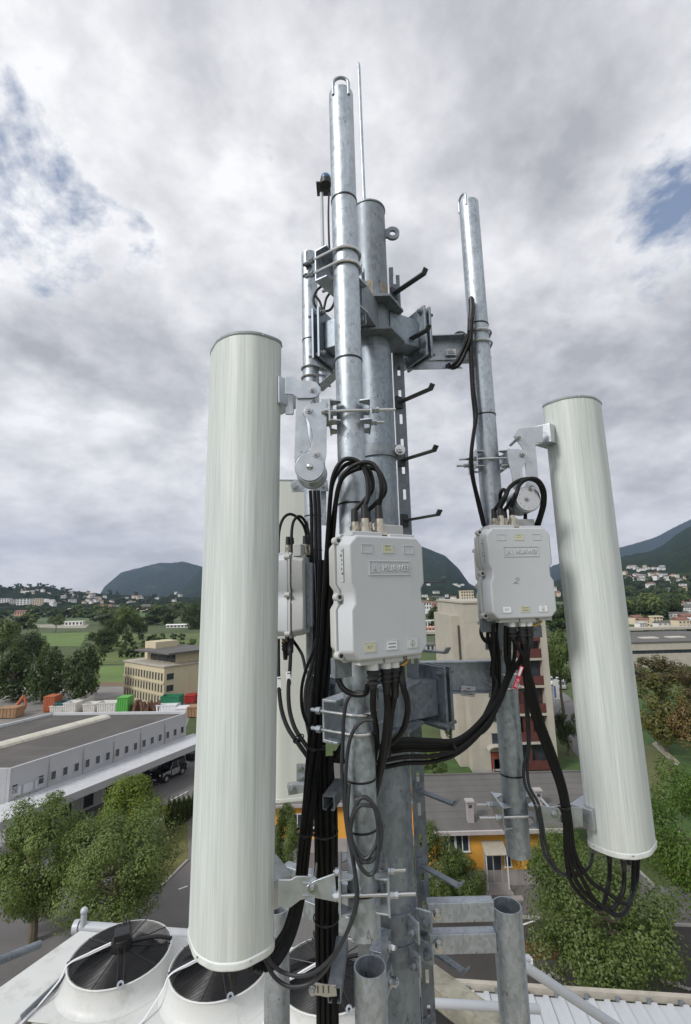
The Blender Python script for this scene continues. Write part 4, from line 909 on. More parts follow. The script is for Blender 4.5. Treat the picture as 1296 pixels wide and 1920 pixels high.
# vehicles
m_carsil = mat('silver_car_paint', (.45, .46, .47), .3, .6, .04, 3); m_carblk = mat('black_car_paint', (.012, .012, .014), .3, .2, .1, 3); m_tyre = mat('tyre', (.018, .018, .018), .85); m_carw = mat('white_car_paint', (.72, .73, .74), .3, 0, .03, 3)
def car(name, label, c, rz, L_, w, h, body, roofm, suv=True):
    t = thing(name, label, 'car', c, None, rz, world=False); g = .32 if suv else .2
    hb = h*.60; a = L_/2
    side = [(-a, g), (a, g), (a, hb*.86), (a-.08, hb), (-a+.05, hb), (-a, hb*.86)]
    mb = MB(); mb.prism([(x, -w/2, z) for x, z in side], [(x, w/2, z) for x, z in side]); mb.build('body', roofm if suv else body, t, .05)
    if suv:
        for s_ in (-1, 1):
            for x0_, x1_ in ((-a*.30, a*.22), (-a*.40, -a*.32), (a*.30, a*.9)): MB().b2((x0_, s_*(w/2+.001), g+.12 if x0_ < a*.25 else hb*.6), (x1_, s_*(w/2+.02), hb-.04)).build('side_panel', body, t, .01)
    cab = [(-a*.92, hb+.002), (a*.28, hb+.002), (a*.12, h-.08), (-a*.86, h-.08)] if suv else [(-a*.72, hb+.002), (a*.46, hb+.002), (a*.12, h-.06), (-a*.42, h-.06)]
    mb = MB(); mb.prism([(x, -w/2*.9, z) for x, z in cab], [(x, w/2*.9, z) for x, z in cab]); mb.build('cabin_glass', m_glass, t, .04)
    MB().prism([(cab[3][0]-.03, -w*.45, h-.079), (cab[2][0]+.03, -w*.45, h-.079), (cab[2][0]+.03, w*.45, h-.079), (cab[3][0]-.03, w*.45, h-.079)], [(cab[3][0], -w*.42, h), (cab[2][0]-.03, -w*.42, h), (cab[2][0]-.03, w*.42, h), (cab[3][0], w*.42, h)]).build('roof', roofm, t, .03)
    for x0_, x1_ in ((cab[0][0], cab[3][0]), (cab[1][0], cab[2][0]), (-a*.3, -a*.3)):
        for s_ in (-1, 1): MB().cyl((x0_, s_*w*.452, hb), (x1_, s_*w*.452, h-.08), .045, n=6).build('pillar', body, t)
    for x in (-a*.62, a*.64):
        for s_ in (-1, 1):
            y0 = s_*(w/2-.16); y1 = s_*(w/2+.05); r = .38 if suv else .31
            wl = MB().cyl((x, y0, r), (x, y1, r), r, n=20).build('wheel', m_tyre, t)
            MB().cyl((x, s_*(w/2+.051), r), (x, s_*(w/2+.06), r), r*.58, n=14).build('rim', m_carsil, wl)
            MB().tube([(x+(r+.10)*cos(pi*j/6), s_*(w/2+.03), r+(r+.08)*sin(pi*j/6)) for j in range(7)], .06, 6, 1).build('fender', roofm, t)
    MB().b2((a+.001, -w*.48, g), (a+.16, w*.48, g+.28)).build('bumper', m_black, t, .03)
    MB().b2((a+.002, -w*.30, g+.30), (a+.03, w*.30, hb*.95)).build('grille', m_black, t, .01)
    for s_ in (-1, 1): MB().cyl((a, s_*w*.38, hb*.82), (a+.05, s_*w*.38, hb*.82), .11, n=12).build('headlight', m_white, t)
    MB().b2((a+.161, -.26, g+.06), (a+.17, .26, g+.18)).build('number_plate', m_white, t)
    if suv: MB().cyl((-a-.18, .1, hb*.8), (-a-.002, .1, hb*.8), .36, n=18).build('spare_wheel', m_tyre, t)
    return t
jb = G(314, 1462); du = A-B; car('off_road_car', 'black and silver off road car parked under the warehouse canopy', (jb.x-.1, jb.y+.6, .022), atan2(-du.y, -du.x)+.05, 3.9, 1.75, 1.85, m_carsil, m_carblk)
cj = G(357, 1417); car('parked_car', 'dark car peeping out right behind the left antenna beyond the warehouse', (cj.x+1, cj.y, .02), 1.2, 4.2, 1.75, 1.45, m_carblk, m_carblk, False)
for i, (px, py, m_, lab) in enumerate(((1043, 1283, m_carw, 'white car parked by the road right of the red balconies'), (1050, 1290, m_carsil, 'silver car parked next to the white one by the road'), (1056, 1276, m_carblk, 'black car half hidden behind the right antenna by the road'), (834, 1352, m_carw, 'white car on the lot under the lower right arm'))):
    c = G(px, py); car('parked_car', lab, (c.x, c.y, .02), .4+i*.9, 4.1, 1.75, 1.45, m_, m_, False)
b = G(1046, 1322); t = thing('banner_sign', 'tall white blue banner sign standing right of the apartment block', 'sign', b)
tp = P(1044, 1274, b.y).z; MB().b2((b.x-.45, b.y-.06, 1.0), (b.x+.45, b.y+.06, tp)).build('panel', m_wht, t, smooth=False)
MB().b2((b.x-.44, b.y-.07, 1.2), (b.x-.12, b.y-.062, tp*.75)).build('blue_print', mat('blue_print', (.06, .13, .35), .5), t, smooth=False)
for s_ in (-.3, .3): MB().cyl((b.x+s_, b.y, 0), (b.x+s_, b.y, 1.0), .05, n=8).build('post', m_galv, t)
# park lamp and information board
b = G(1238, 1406); tp = P(1237, 1386, b.y); t = thing('park_lamp', 'grey park lamp with one bent arm beside the path at right', 'lamp post', b)
MB().cyl(b, (b.x, b.y, tp.z), .05, .04, n=8).build('post', m_galv, t); MB().b2((b.x-.1, b.y-.1, tp.z), (b.x+1.0, b.y+.1, tp.z+.14)).build('lamp_head', m_galv, t, .02)
b = G(1250, 1408); tp = P(1250, 1378, b.y); t = thing('notice_board', 'small white board on a post by the path', 'sign', b)
MB().cyl(b, (b.x, b.y, tp.z-.3), .05, n=8).build('post', m_concd, t); MB().b2((b.x-.4, b.y-.08, tp.z-.3), (b.x+.45, b.y+.0, tp.z+.3)).build('board', m_wht, t, .02)
# stone edge of the driveway planting
q = random.Random(4); rk = [MB().sphere((0, 0, 0), .12, 7, 5, (1, .8, .7)).mesh('edging_stone', m_plinth), MB().sphere((0, 0, 0), .10, 6, 4, (1.2, .9, .6)).mesh('edging_stone', m_plinth)]
for (a, b), n in ((((1000, 1822), (1058, 1838)), 14), (((1238, 1840), (1296, 1855)), 14)):
    p0_, p1_ = G(*a), G(*b)
    for k in range(n):
        p = p0_.lerp(p1_, (k+.5)/n); o = bpy.data.objects.new('edging_stone', rk[k % 2]); COL.objects.link(o); o.location = (p.x+q.uniform(-.1, .1), p.y+q.uniform(-.15, .15), .07); o.rotation_euler = (0, 0, q.uniform(0, 3))
        o.scale = [q.uniform(.8, 1.3)]*3; tag(o, 'pale rough stone in the edging along the dark driveway', 'stone', 'edging stones of the driveway')
# ================================================================== host building and roof plant
m_deck = mat('beige_roof_deck', (.42, .37, .29), .9, 0, .12, 1.5, .2, 20)
ZR = 16.55
e0 = G(800, 1818, ZR+.30); e1 = G(935, 1918, ZR+.30); de = (e1-e0).normalized(); ne = Vector((-de.y, de.x, 0)); ne = ne if ne.x > 0 else -ne
far = e0-de*.9; near = e1+de*8
hb_ = thing('host_building', 'building under the mast with beige roof deck and mossy concrete edge', 'building', (0, 3, 0))
foot = [(near.x, near.y), (far.x, far.y), (-2.9, 5.10), (-3.0, near.y)]
MB().pout(foot, 0, ZR).build('wall', m_conc, hb_, smooth=False)
MB().pout(foot, ZR+.002, ZR+.02).build('roof_deck', m_deck, hb_, smooth=False)
def edge(p, q_, w, z0, z1, nm, m_): d = (q_-p).normalized(); n_ = Vector((-d.y, d.x, 0)); return MB().obox((p+q_)/2*1+Vector((0, 0, 0)), (d, n_, up), ((q_-p).length/2, w/2, (z1-z0)/2)).build(nm, m_, hb_, smooth=False)
pa = Vector((far.x, far.y, ZR+.16)); pb = Vector((near.x, near.y, ZR+.16))
edge(pa, pb, .20, ZR+.021, ZR+.30, 'parapet', m_concd)
pa2 = pa-ne*.19+Vector((0, 0, -.0)); edge(pa2, pb-ne*.19, .13, ZR+.021, ZR+.06, 'dark_strip', m_black)  # plain black strip along the inner foot of the parapet
# lower white corrugated roof
zw = 11.0; w0 = G(880, 1860, zw); w1 = G(1300, 1889, zw); dw = (w1-w0).normalized(); nw = Vector((dw.y, -dw.x, 0)); nw = nw if nw.y < 0 else -nw
wr = thing('corrugated_roof', 'white corrugated metal roof in the lower right corner', 'roof', (w0.x, w0.y, 0)); m_whr = mat('white_corrugated_metal', (.47, .49, .515), .45, .1, .05, 1.2, dirt=((.45, .46, .46), 1.2, .4))
L0 = w0-dw*6; n_ = 58; pitch = ((w1-w0).length+14)/n_
smp = [0, .35, .5, .85]
for k in range(n_//2):
    vs = []; 
    for j in range(2):
        for f_, h_ in ((0, 0), (.55, 0), (.62, .045), (.93, .045)): vs.append((L0+dw*((2*k+j+f_)*pitch), h_))
    vs.append((L0+dw*((2*k+2)*pitch-.004), 0)); mb = MB()
    fr_ = [p+Vector((0, 0, h_)) for p, h_ in vs]; bk = [p+nw*6.6+Vector((0, 0, h_+.35)) for p, h_ in vs]
    nn_ = len(fr_); mb.add(fr_+bk, [(i, i+1, nn_+i+1, nn_+i) for i in range(nn_-1)]); mb.build('roof_sheet', m_whr, wr, smooth=False)
MB().obox(L0+dw*(n_*pitch/2)-nw*.12+up*.06, (dw, nw, up), (n_*pitch/2, .06, .07)).build('edge_rail', mat('edge_trim', (.36, .33, .28), .7, 0, .2, 3), wr, smooth=False)
MB().obox(L0+dw*(n_*pitch/2)+nw*.4-up*5.6, (dw, nw, up), (n_*pitch/2, .3, 5.4)).build('wall_below', m_plinth, wr, smooth=False)
for k in range(0, n_, 2): MB().obox(L0+dw*((k+.5)*pitch)-nw*.03+up*.045, (dw, nw, up), (.04, .028, .04)).build('rail_clip', m_galvd, wr, smooth=False)
# air handling unit with three fans
m_ac = mat('white_sheet_metal', (.56, .57, .555), .45, 0, .04, 1.5, .06, 90, dirt=((.33, .32, .28), 5, .75))
m_fan = mat('black_fan_grille', (.016, .016, .017), .4, .2, .2, 10); m_blade = mat('dark_fan_blade', (.012, .012, .013), .4, 0, .2, 6)
ux = Vector((.988, -.155, 0)).normalized(); uy = Vector((.155, .988, 0)).normalized(); F1 = Vector((-1.96, 4.53, 17.10)); ZT = F1.z-.165
ac = thing('condenser_unit', 'white rooftop condenser unit with three black fan grilles', 'condenser', F1-Vector((0, 0, .8)))
cx_ = F1+ux*.9; cx_.z = 0
MB().obox(cx_+uy*-.02+up*(ZT-.42), (ux, uy, up), (1.30, .46, .419)).build('casing', m_ac, ac, .008)
MB().obox(cx_+uy*-.02+up*(ZT+.004), (ux, uy, up), (1.32, .48, .004)).build('top_panel', m_ac, ac, .002)
lc = F1-ux*.93; lc.z = 0
cp = [G(*p_, ZT+.045) for p_ in ((150, 1744), (0, 1850), (-90, 1914), (-60, 2010), (36, 1911), (126, 1826), (192, 1748))]; MB().prism([p_-up*.5 for p_ in cp], cp).build('side_cover', m_ac, ac, .01)
p_, q__ = G(36, 1911, ZT+.03), G(126, 1826, ZT+.03); dd_ = (q__-p_).normalized(); MB().obox((p_+q__)/2+dd_.cross(up)*.012, (dd_, dd_.cross(up), up), ((q__-p_).length/2, .006, .03)).build('cover_flange', m_galvd, ac, .002)
for k in range(7):
    p = F1+ux*(-.45+k*.46)+uy*-.55; MB().cyl((p.x, p.y, ZT+.009), (p.x, p.y, ZT+.012), .014, n=10).build('drain_hole', m_black, ac)
for i in range(3):
    c = F1+ux*(.875*i); cz = Vector((c.x, c.y, 0))
    prof = [(.470, ZT+.009), (.445, ZT+.018), (.424, ZT+.045), (.405, ZT+.09), (.394, ZT+.135), (.395, ZT+.152), (.402, ZT+.160), (.394, ZT+.166), (.380, ZT+.158), (.378, ZT+.03)]
    n = 40; V = [(c.x+r*cos(2*pi*k/n), c.y+r*sin(2*pi*k/n), z_) for r, z_ in prof for k in range(n)]
    fs = [(a*n+k, a*n+(k+1) % n, (a+1)*n+(k+1) % n, (a+1)*n+k) for a in range(len(prof)-1) for k in range(n)]
    fn = MB().add(V, fs).build('fan_shroud', m_ac, ac)
    MB().cyl((c.x, c.y, ZT+.01), (c.x, c.y, ZT+.014), .384, n=32).build('fan_well', m_black, fn)
    mb = MB(); zg = ZT+.165
    for k in range(34): mb.tube([(c.x+(.06+k*.0098)*cos(a), c.y+(.06+k*.0098)*sin(a), zg+.03*(1-k/34)) for a in [2*pi*j/36 for j in range(36)]], .0021, 4, 0, True)
    for k in range(10):
        a = 2*pi*k/10+.2; mb.cyl((c.x+.05*cos(a), c.y+.05*sin(a), zg+.032), (c.x+.388*cos(a), c.y+.388*sin(a), zg+.002), .004, n=5)
    mb.build('wire_grille', m_fan, fn)
    for k in range(6):
        mb = MB(); a0 = 2*pi*k/6; pts = []
        for r in (.09, .2, .3, .375):
            for w_, dz in ((-.22, 0), (.22, .05)): a = a0+w_+r*1.1; pts.append((c.x+r*cos(a), c.y+r*sin(a), ZT+.05+dz))
        mb.add(pts, [(0, 1, 3, 2), (2, 3, 5, 4), (4, 5, 7, 6)]); mb.build('fan_blade', m_blade, fn)
    mb = MB(); mb.cyl((c.x, c.y, zg+.02), (c.x, c.y, zg+.11), .085, .075, n=20); mb.box((c.x, c.y, zg+.125), (.12, .12, .06), .4); mb.build('motor', m_black, fn, .006)
    mb = MB()
    for a in (.35, .35+pi): 
        d = Vector((cos(a), sin(a), 0)); mb.tube([Vector((c.x, c.y, zg+.06))+d*.08, Vector((c.x, c.y, zg+.05))+d*.26, Vector((c.x, c.y, zg+.005))+d*.395], .015, 6, 3)
    for a in (-1.15, 1.9):
        d = Vector((cos(a), sin(a), 0)); s_ = Vector((-d.y, d.x, 0))*.022
        for q_ in (-1, 1): mb.cyl(Vector((c.x, c.y, zg+.07))+d*.07+s_*q_, Vector((c.x, c.y, zg+.005))+d*.39+s_*q_, .006, n=6)
    mb.build('motor_strut', m_fan, fn)
    a = -1.15; d = Vector((cos(a), sin(a), 0)); MB().ring((c.x+d.x*.405, c.y+d.y*.405, zg+.015), (d.x, d.y, .6), .018, .008, 16, 6).build('lifting_eye', m_galvb, fn)
    a = 1.9; d = Vector((cos(a), sin(a), 0)); MB().ring((c.x+d.x*.405, c.y+d.y*.405, zg+.02), (-d.y, d.x, 0), .022, .006, 16, 6).build('lifting_eye', m_black, fn)
    mb = MB(); p = Vector((c.x, c.y, zg+.075)); a = pi+.42; d = Vector((cos(a), sin(a), 0))
    for off in (0, .012):
        mb.tube([p+d*.08+Vector((0, 0, off)), p+d*.24+Vector((0, 0, -.03+off)), p+d*.385+Vector((0, 0, -.055)), p+d*.44+Vector((0, 0, -.15)), Vector((c.x, c.y, ZT+.018))+d*.50-uy*.15, Vector((c.x, c.y, ZT+.018))-ux*(.42+off)-uy*.42, Vector((c.x, c.y, ZT+.018))-ux*(.43+off)-uy*.6], .0065, 6, 5)
    mb.build('power_lead', m_stickw, fn)
# pipes of the roof
m_pipe = mat('grey_pipe', (.44, .46, .49), .5, .1, .08, 3)
t = thing('roof_rail', 'thick grey pipe rail with capped upright behind the nearest fan', 'rail', P(200, 1745, 5.4)); 
MB().cyl(P(150, 1738, 5.35), P(520, 1766, 5.35), .05, n=16).build('pipe', m_pipe, t); MB().cyl(P(156, 1742, 5.33), P(158, 1708, 5.33), .028, n=14).build('upright', m_pipe, t); MB().sphere(P(158, 1708, 5.33), .036, 12, 8).build('upright_cap', m_pipe, t)
MB().cyl(P(140, 1739, 5.35), P(150, 1738, 5.35), .064, n=16).build('end_cap', m_pipe, t)
tag(MB().cyl(P(-30, 1813, 4.9), P(74, 1771, 5.4), .036, n=14).build('roof_pipe', m_galvd), 'grey pipe sloping out past the left end of the condenser unit', 'pipe')
# ================================================================== MAST AND ITS EQUIPMENT
up = Vector((0, 0, 1)); MX, MY = .152, 2.10; RM = .082
def V3(x, y, z): return Vector((x, y, z))
def hdir(deg): a = radians(deg); return Vector((cos(a), sin(a), 0))
mast = thing('antenna_mast', 'thick weathered steel mast in the centre carrying all antennas', 'mast', (MX, MY, 16.57))
MB().cyl((MX, MY, 16.57), (MX, MY, 21.10), RM, n=56).build('lower_tube', m_galvm, mast)
MB().cyl((MX, MY, 21.10), (MX, MY, 21.845), RM-.003, n=56).build('upper_tube', m_galvd, mast)
MB().cyl((MX, MY, 21.845), (MX, MY, 21.852), RM+.001, n=48).build('top_cap', m_galvd, mast)
MB().tube([(.133, MY-.01, 21.852), (.131, MY-.01, 22.3), (.130, MY-.01, 22.68), (.130, MY-.01, 22.735)], [.0085]*9+[.0085, .0085, .0085, .0085, .0085, .006, .004, .0015, .0012, .001], 10, 6).build('lightning_rod', m_galv, mast)
c = P(736, 438, MY); mb = MB(); n = 26
for yy in (-.007, .007): mb.add([c+V3(r*cos(2*pi*k/n), yy, r*sin(2*pi*k/n)) for r in (.015, .034) for k in range(n)], [(k, (k+1) % n, n+(k+1) % n, n+k) for k in range(n)])
for r in (.015, .034): mb.add([c+V3(r*cos(2*pi*k/n), yy, r*sin(2*pi*k/n)) for yy in (-.007, .007) for k in range(n)], [(k, (k+1) % n, n+(k+1) % n, n+k) for k in range(n)])
mb.box(c+V3(-.032, 0, 0), (.02, .0138, .045)); mb.build('lifting_eye', m_galvd, mast)
# hubs, stubs and flange plates
ZU, ZL = 21.235, 19.54
for zc, ds in ((ZU, (30, 153, -112)), (ZL, (32, 153, -112))):
    hexp = [(MX+.150*cos(radians(a)), MY+.150*sin(radians(a))) for a in range(0, 360, 60)]
    for zz in (-.080, .080): MB().pout(hexp, zc+zz-.006, zc+zz+.006).build('hub_plate', m_galvd, mast, .002)
    for i, a in enumerate(ds):
        d = hdir(a); s_ = V3(-d.y, d.x, 0); o = V3(MX, MY, zc)
        MB().obox(o+d*.15, (d, s_, up), (.085, .052, .073)).build('stub_box', m_galvd if i == 2 else m_galvm, mast, .004)
        for r in (.242, .274):
            pl = MB().obox(o+d*r, (d, s_, up), (.006, .098 if i < 2 else .05, .130)).build('flange_plate', m_galvm, mast, .002)
            if r < .25:
                for q_ in (-1, 1):
                    for w_ in (-1, 1):
                        off = s_*(q_*(.075 if i < 2 else .03))+up*(w_*.105); mb = MB(); mb.bolt(o+d*(r-.0065)+off, -d, .011, .018); mb.cyl(o+d*(r-.006)+off, o+d*(r+.065)+off, .008, n=8); mb.build('bolt', m_galvd, pl)
        MB().obox(o+d*.258, (d, s_, up), (.009, .05, .07)).build('packing_plate', m_galvd, mast)
# worn square paper mark on the upper tube
for a in (-108, -42):
    mb = MB(); pts = []
    for k in range(6):
        t_ = radians(a-20+40*k/5)
        for z in (21.335, 21.425): pts.append((MX+(RM-.0015)*cos(t_), MY+(RM-.0015)*sin(t_), z))
    mb.add(pts, [(2*k, 2*k+2, 2*k+3, 2*k+1) for k in range(5)]); mb.build('faded_sticker', mat('faded_paper', (.30, .26, .22), .8, 0, .25, 40, dirt=((.14, .11, .09), 30, .7)), mast)
# climbing rail with slots and step irons
RX, RY = .283, 2.235; rail = MB(); z0, z1 = 16.6, 21.60
for x0_, x1_ in ((-.026, -.007), (.007, .026)): rail.b2((RX+x0_, RY, z0), (RX+x1_, RY+.005, z1))
for x in (-.026, .021): rail.b2((RX+x, RY+.0055, z0), (RX+x+.005, RY+.03, z1))
k = 0; z = z0
while z < z1-.1: rail.b2((RX-.0068, RY+.0003, z), (RX+.0068, RY+.0047, z+.075)); z += .125
rail.b2((RX-.026, RY, z1-.001), (RX-.005, RY+.02, z1+.045)); rl = rail.build('climbing_rail', m_galvd, mast, smooth=False)
d = V3(.128, -.152, 0).normalized(); s_ = V3(-d.y, d.x, 0)
for k in range(-1, 12):
    zk = 20+(21.603-.3085*k-20)*.945 if k >= 0 else 99
    if zk > 22 : continue
    a = V3(RX-.012, RY-.004, zk-.026); L_ = .205; tip = a+d*L_
    mb = MB(); mb.obox(a+d*(L_/2), (d, s_, up), (L_/2, .0145, .004))
    e1 = (d*.6+up*.8).normalized(); mb.obox(tip+e1*.011, (e1, s_, e1.cross(s_)), (.015, .0143, .0038)); mb.obox(a+d*.005, (d, s_, up), (.008, .02, .03))
    mb.build('step_iron', m_dsteel if zk > 20.1 else m_galvd, mast, .0015)
# collar band
cb_ = MB().cyl((MX, MY, 20.585), (MX, MY, 20.640), RM+.008, n=56, hollow=RM+.0005).build('collar_band', m_galvd, mast)
mb = MB(); mb.cyl((MX+.095, MY-.05, 20.612), (MX+.095, MY+.02, 20.612), .026, n=24); mb.b2((MX+.06, MY-.045, 20.588), (MX+.095, MY+.015, 20.637)); mb.build('collar_lug', m_galvd, cb_, .003)
MB().bolt((MX+.095, MY-.052, 20.612), (0, -1, 0), .016, .03).build('collar_bolt', m_stain, cb_)
# ---------------------------------------------------------------- arms: steel channels to the three poles
def channel(p0, p1, fl, h=.13, f=.055, t=.007):
    """C channel from p0 to p1 (web line), flanges pointing along fl"""
    d = (p1-p0); L_ = d.length; d.normalize(); fl = Vector(fl); c = (p0+p1)/2; mb = MB()
    sec = [(-h/2, 0), (-h/2, f), (-h/2+t, f), (-h/2+t*1.35, t), (h/2-t*1.35, t), (h/2-t, f), (h/2, f), (h/2, 0)]
    mb.prism([p0+up*a+fl*b for a, b in sec], [p1+up*a+fl*b for a, b in sec]); return mb
def ubolt(parent, c, e, r, z, back, rod=.0055):
    e = Vector(e); s_ = V3(-e.y, e.x, 0); c = V3(c.x, c.y, z); R = r+rod+.0005
    pts = [c+s_*R+e*back]+[c+s_*R+e*(back*.5)]+[c+s_*(R*cos(a))-e*(R*sin(a)) for a in [pi*j/10 for j in range(11)]]+[c-s_*R+e*(back*.5)]+[c-s_*R+e*back]
    o = MB().tube(pts, rod, 10, 3).build('u_bolt', m_stain, parent)
    for q_ in (-1, 1): mb = MB(); mb.cyl(c+s_*(q_*R)+e*(back-.034), c+s_*(q_*R)+e*(back-.018), .0115, n=6); mb.cyl(c+s_*(q_*R)+e*(back-.018), c+s_*(q_*R)+e*(back+.004), .0062, n=8); mb.build('nut', m_galvd, parent)
    return o
FP = V3(.025, 1.60, 0); RF = .0475       # front pole
RP = V3(.681, 2.20, 0); RR = .0525       # right pole
BP = V3(-.172, 2.50, 0); RB = .0445      # back pole
arms = {}
def arm(key, label, pole, r, d, e, z, len_in, len_out, h=.13):
    """pole clamped against flange tips; e points from pole to web"""
    d = Vector(d).normalized(); e = Vector(e).normalized(); web = V3(pole.x, pole.y, z)+e*(r+.0555)
    t = channel(web-d*len_out, web+d*len_in, -e, h).build('support_arm', m_galv, mast, .002); t['label'] = label
    for dz in (-.028, .028): ubolt(t, pole, e, r, z+dz, r+.055+.04)
    arms[key] = (t, web, d, e); return t
arm('fu', 'upper front steel channel arm clamped on the tall front pole', FP, RF, (.55, .83, 0), (-.83, .55, 0), 21.20, .24, .055)
arm('fl', 'lower front steel channel arm open end just under the front radio unit', FP, RF, (.55, .83, 0), (-.83, .55, 0), 19.60, .24, .055)
arm('ru', 'upper right steel channel arm with small white sticker', RP, RR, (-1, .05, 0), (.05, 1, 0), 21.21, .36, .07, .14)
arm('rl', 'lower right steel channel arm with small white sticker', RP, RR, (-1, .05, 0), (.05, 1, 0), 19.605, .36, .07, .14)
arm('bu', 'upper rear steel channel arm half hidden behind the front pole', BP, RB, (.45, -.89, 0), (.89, .45, 0), 21.20, .26, .06)
arm('bl', 'lower rear steel channel arm behind the black cable bundle', BP, RB, (.45, -.89, 0), (.89, .45, 0), 19.60, .26, .06)
# gusset under right upper arm
MB().ext([P(738, 694, 2.27), P(790, 640, 2.27), P(800, 655, 2.27), P(868, 690, 2.27)], (0, .006, 0)).build('gusset', m_galv, arms['ru'][0], smooth=False)
def sticker(parent, c, n, w, h, lines=3, rot=0.0, m=None, seed=1):
    n = Vector(n).normalized(); r = up.cross(n); rr = (r*cos(rot)+up*sin(rot)); uu = (up*cos(rot)-r*sin(rot))
    q = random.Random(seed); mb = MB(); mb.obox(c, (rr, n, uu), (w/2, .0008, h/2)); mb.cur = 1
    for k in range(lines):
        x = -.34*w*(1 if k else .3); y = h*(.25-.25*k); end = -x
        while x < end:
            l_ = w*q.uniform(.025, .055); mb.obox(Vector(c)+rr*(x+l_/2)+uu*y+n*.0010, (rr, n, uu), (l_/2*.8, .0005, h*.055)); x += l_+w*.01
    mb.build('sticker', [m or m_stickw, m_ink], parent, smooth=False)
p = P(847, 660, 2.28); p.y = arms['ru'][1].y-.010; sticker(arms['ru'][0], P(846, 660, 2.29), (.05, -1, 0), .052, .034, seed=2)
sticker(arms['rl'][0], P(878, 1296, 2.285), (.05, -1, 0), .066, .046, rot=-.14, seed=3)
# ---------------------------------------------------------------- antenna poles
def zip_ties(parent, c, r, zs, w=.006, dr=.0022):
    for z in zs:
        o = MB().cyl((c.x, c.y, z-w/2), (c.x, c.y, z+w/2), r+dr, n=36, hollow=r+.0003).build('cable_tie', m_black, parent)
def zof(px, py, Y): return P(px, py, Y).z
def pole(label, c, r, z0, z1, loop=True, ties=(), m=None, loopdir=(1, 0, 0)):
    t = thing('antenna_pole', label, 'pole', (c.x, c.y, z0), 'antenna poles')
    MB().cyl((c.x, c.y, z0), (c.x, c.y, z1), r, n=48, hollow=r-.0045).build('tube', m or m_galv, t)
    if loop:
        l = Vector(loopdir); p = V3(c.x, c.y, z1); R = r*.62
        pts = [p+l*R-V3(0, 0, .035), p+l*R+V3(0, 0, .012)]+[p+l*(R*cos(a))+V3(0, 0, .015+R*.95*sin(a)) for a in [pi*j/8 for j in range(1, 8)]]+[p-l*R+V3(0, 0, .012), p-l*R-V3(0, 0, .035)]
        pts = [q_+V3(0, -(r-.001), 0)*0 + Vector(l.cross(up))*(r*.80) for q_ in pts]
        MB().tube(pts, .0062, 10, 3).build('lifting_loop', m_galv, t)
    zip_ties(t, c, r, ties); return t
zt_f = zof(639, 182, 1.6); zb_f = zof(685, 1758, 1.58)
pf = pole('tall front antenna pole nearest the camera with lifting loop', FP, RF, zb_f, zt_f, True, (zof(640, 380, 1.6), zof(650, 678, 1.6), zof(660, 946, 1.6), zof(675, 1458, 1.6), zof(680, 1550, 1.6), zof(680, 1665, 1.6)))
MB().cyl((FP.x, FP.y, zt_f-.001), (FP.x, FP.y, zt_f+.002), RF, n=40).build('top_cap', m_galv, pf)
pr_ = pole('slim right antenna pole with lifting loop', RP, RR*.94, zof(972, 1602, 2.2), zof(880, 384, 2.2), True, (zof(905, 612, 2.2), zof(914, 780, 2.2), zof(966, 1450, 2.2)), None, (.35, -.9, 0))
MB().cyl((RP.x, RP.y, zof(880, 384, 2.2)-.001), (RP.x, RP.y, zof(880, 384, 2.2)+.002), RR*.94, n=40).build('top_cap', m_galv, pr_)
MB().cyl((RP.x, RP.y, zof(945, 1222, 2.2)-.012), (RP.x, RP.y, zof(945, 1222, 2.2)+.012), RR*.94+.002, n=40, hollow=RR*.9).build('steel_band', m_stain, pr_)
pb_ = pole('rear antenna pole half hidden behind the left cables', BP, RB, zof(600, 1535, 2.5), zof(586, 478, 2.5), False, (zof(590, 968, 2.5), zof(590, 1032, 2.5), zof(590, 1160, 2.5), zof(580, 640, 2.5)))
# ---------------------------------------------------------------- panel antennas
SEC0 = [(-.085, -.10), (-.085, .10), (-.065, .126), (.012, .137), (.068, .105), (.097, .046), (.097, -.046), (.068, -.105), (.012, -.137), (-.065, -.126)]
def chaikin(p, cut, it=3):
    for _ in range(it):
        q = []; n = len(p)
        for i in range(n):
            a = Vector((*p[i], 0)); b = Vector((*p[(i+1) % n], 0)); L_ = (b-a).length; c = min(cut, L_*.3); d = (b-a)/L_
            q += [(a+d*c).xy[:], (b-d*c).xy[:]]
        p = q; cut *= .45
    return p
SEC = chaikin(SEC0, .013, 3)
def panel(label, cx, cy, z0, z1, face, sw=1.0, sd=1.0, m=None, lean=(0, 0), capm=None):
    d = hdir(face); s_ = V3(-d.y, d.x, 0); t = thing('panel_antenna', label, 'antenna', (cx, cy, z0), 'panel antennas')
    def ringp(z, k): 
        l = (z-z0)/(z1-z0)-.5
        return [V3(cx+lean[0]*l, cy+lean[1]*l, z)+d*(a*sd*k)+s_*(b*sw*k) for a, b in SEC]
    # densify outline smoothly except the flat back
    mb = MB(); zs = [z0, z1]; mb.prism(ringp(z0, 1), ringp(z1, 1)); mb.build('radome', m or m_radome, t, .004, seg=2, blim=50)
    MB().prism(ringp(z0-.004, 1.022), ringp(z0+.020, 1.022)).build('bottom_cap', capm or m_capw, t, .006, blim=50)
    MB().prism(ringp(z1-.012, 1.02), ringp(z1+.004, 1.02)).build('top_cap', m_cap, t, .006, blim=50)
    for i in (1, 4, 8, 12, 15):
        for z_, nm in ((z1-.005, 'cap_screw'), (z0+.013, 'cap_screw')):
            p_ = ringp(z_, 1.019)[(i*len(SEC))//18]; q_ = ringp(z_, 1.0)[(i*len(SEC))//18]; v_ = (p_-q_); v_.z = 0; v_.normalize(); MB().cyl(p_, p_+v_*.002, .003, n=8).build(nm, m_stain, t)
    return t, d, s_
lz0, lz1 = zof(400, 1797, 1.565), zof(433, 637, 1.57)
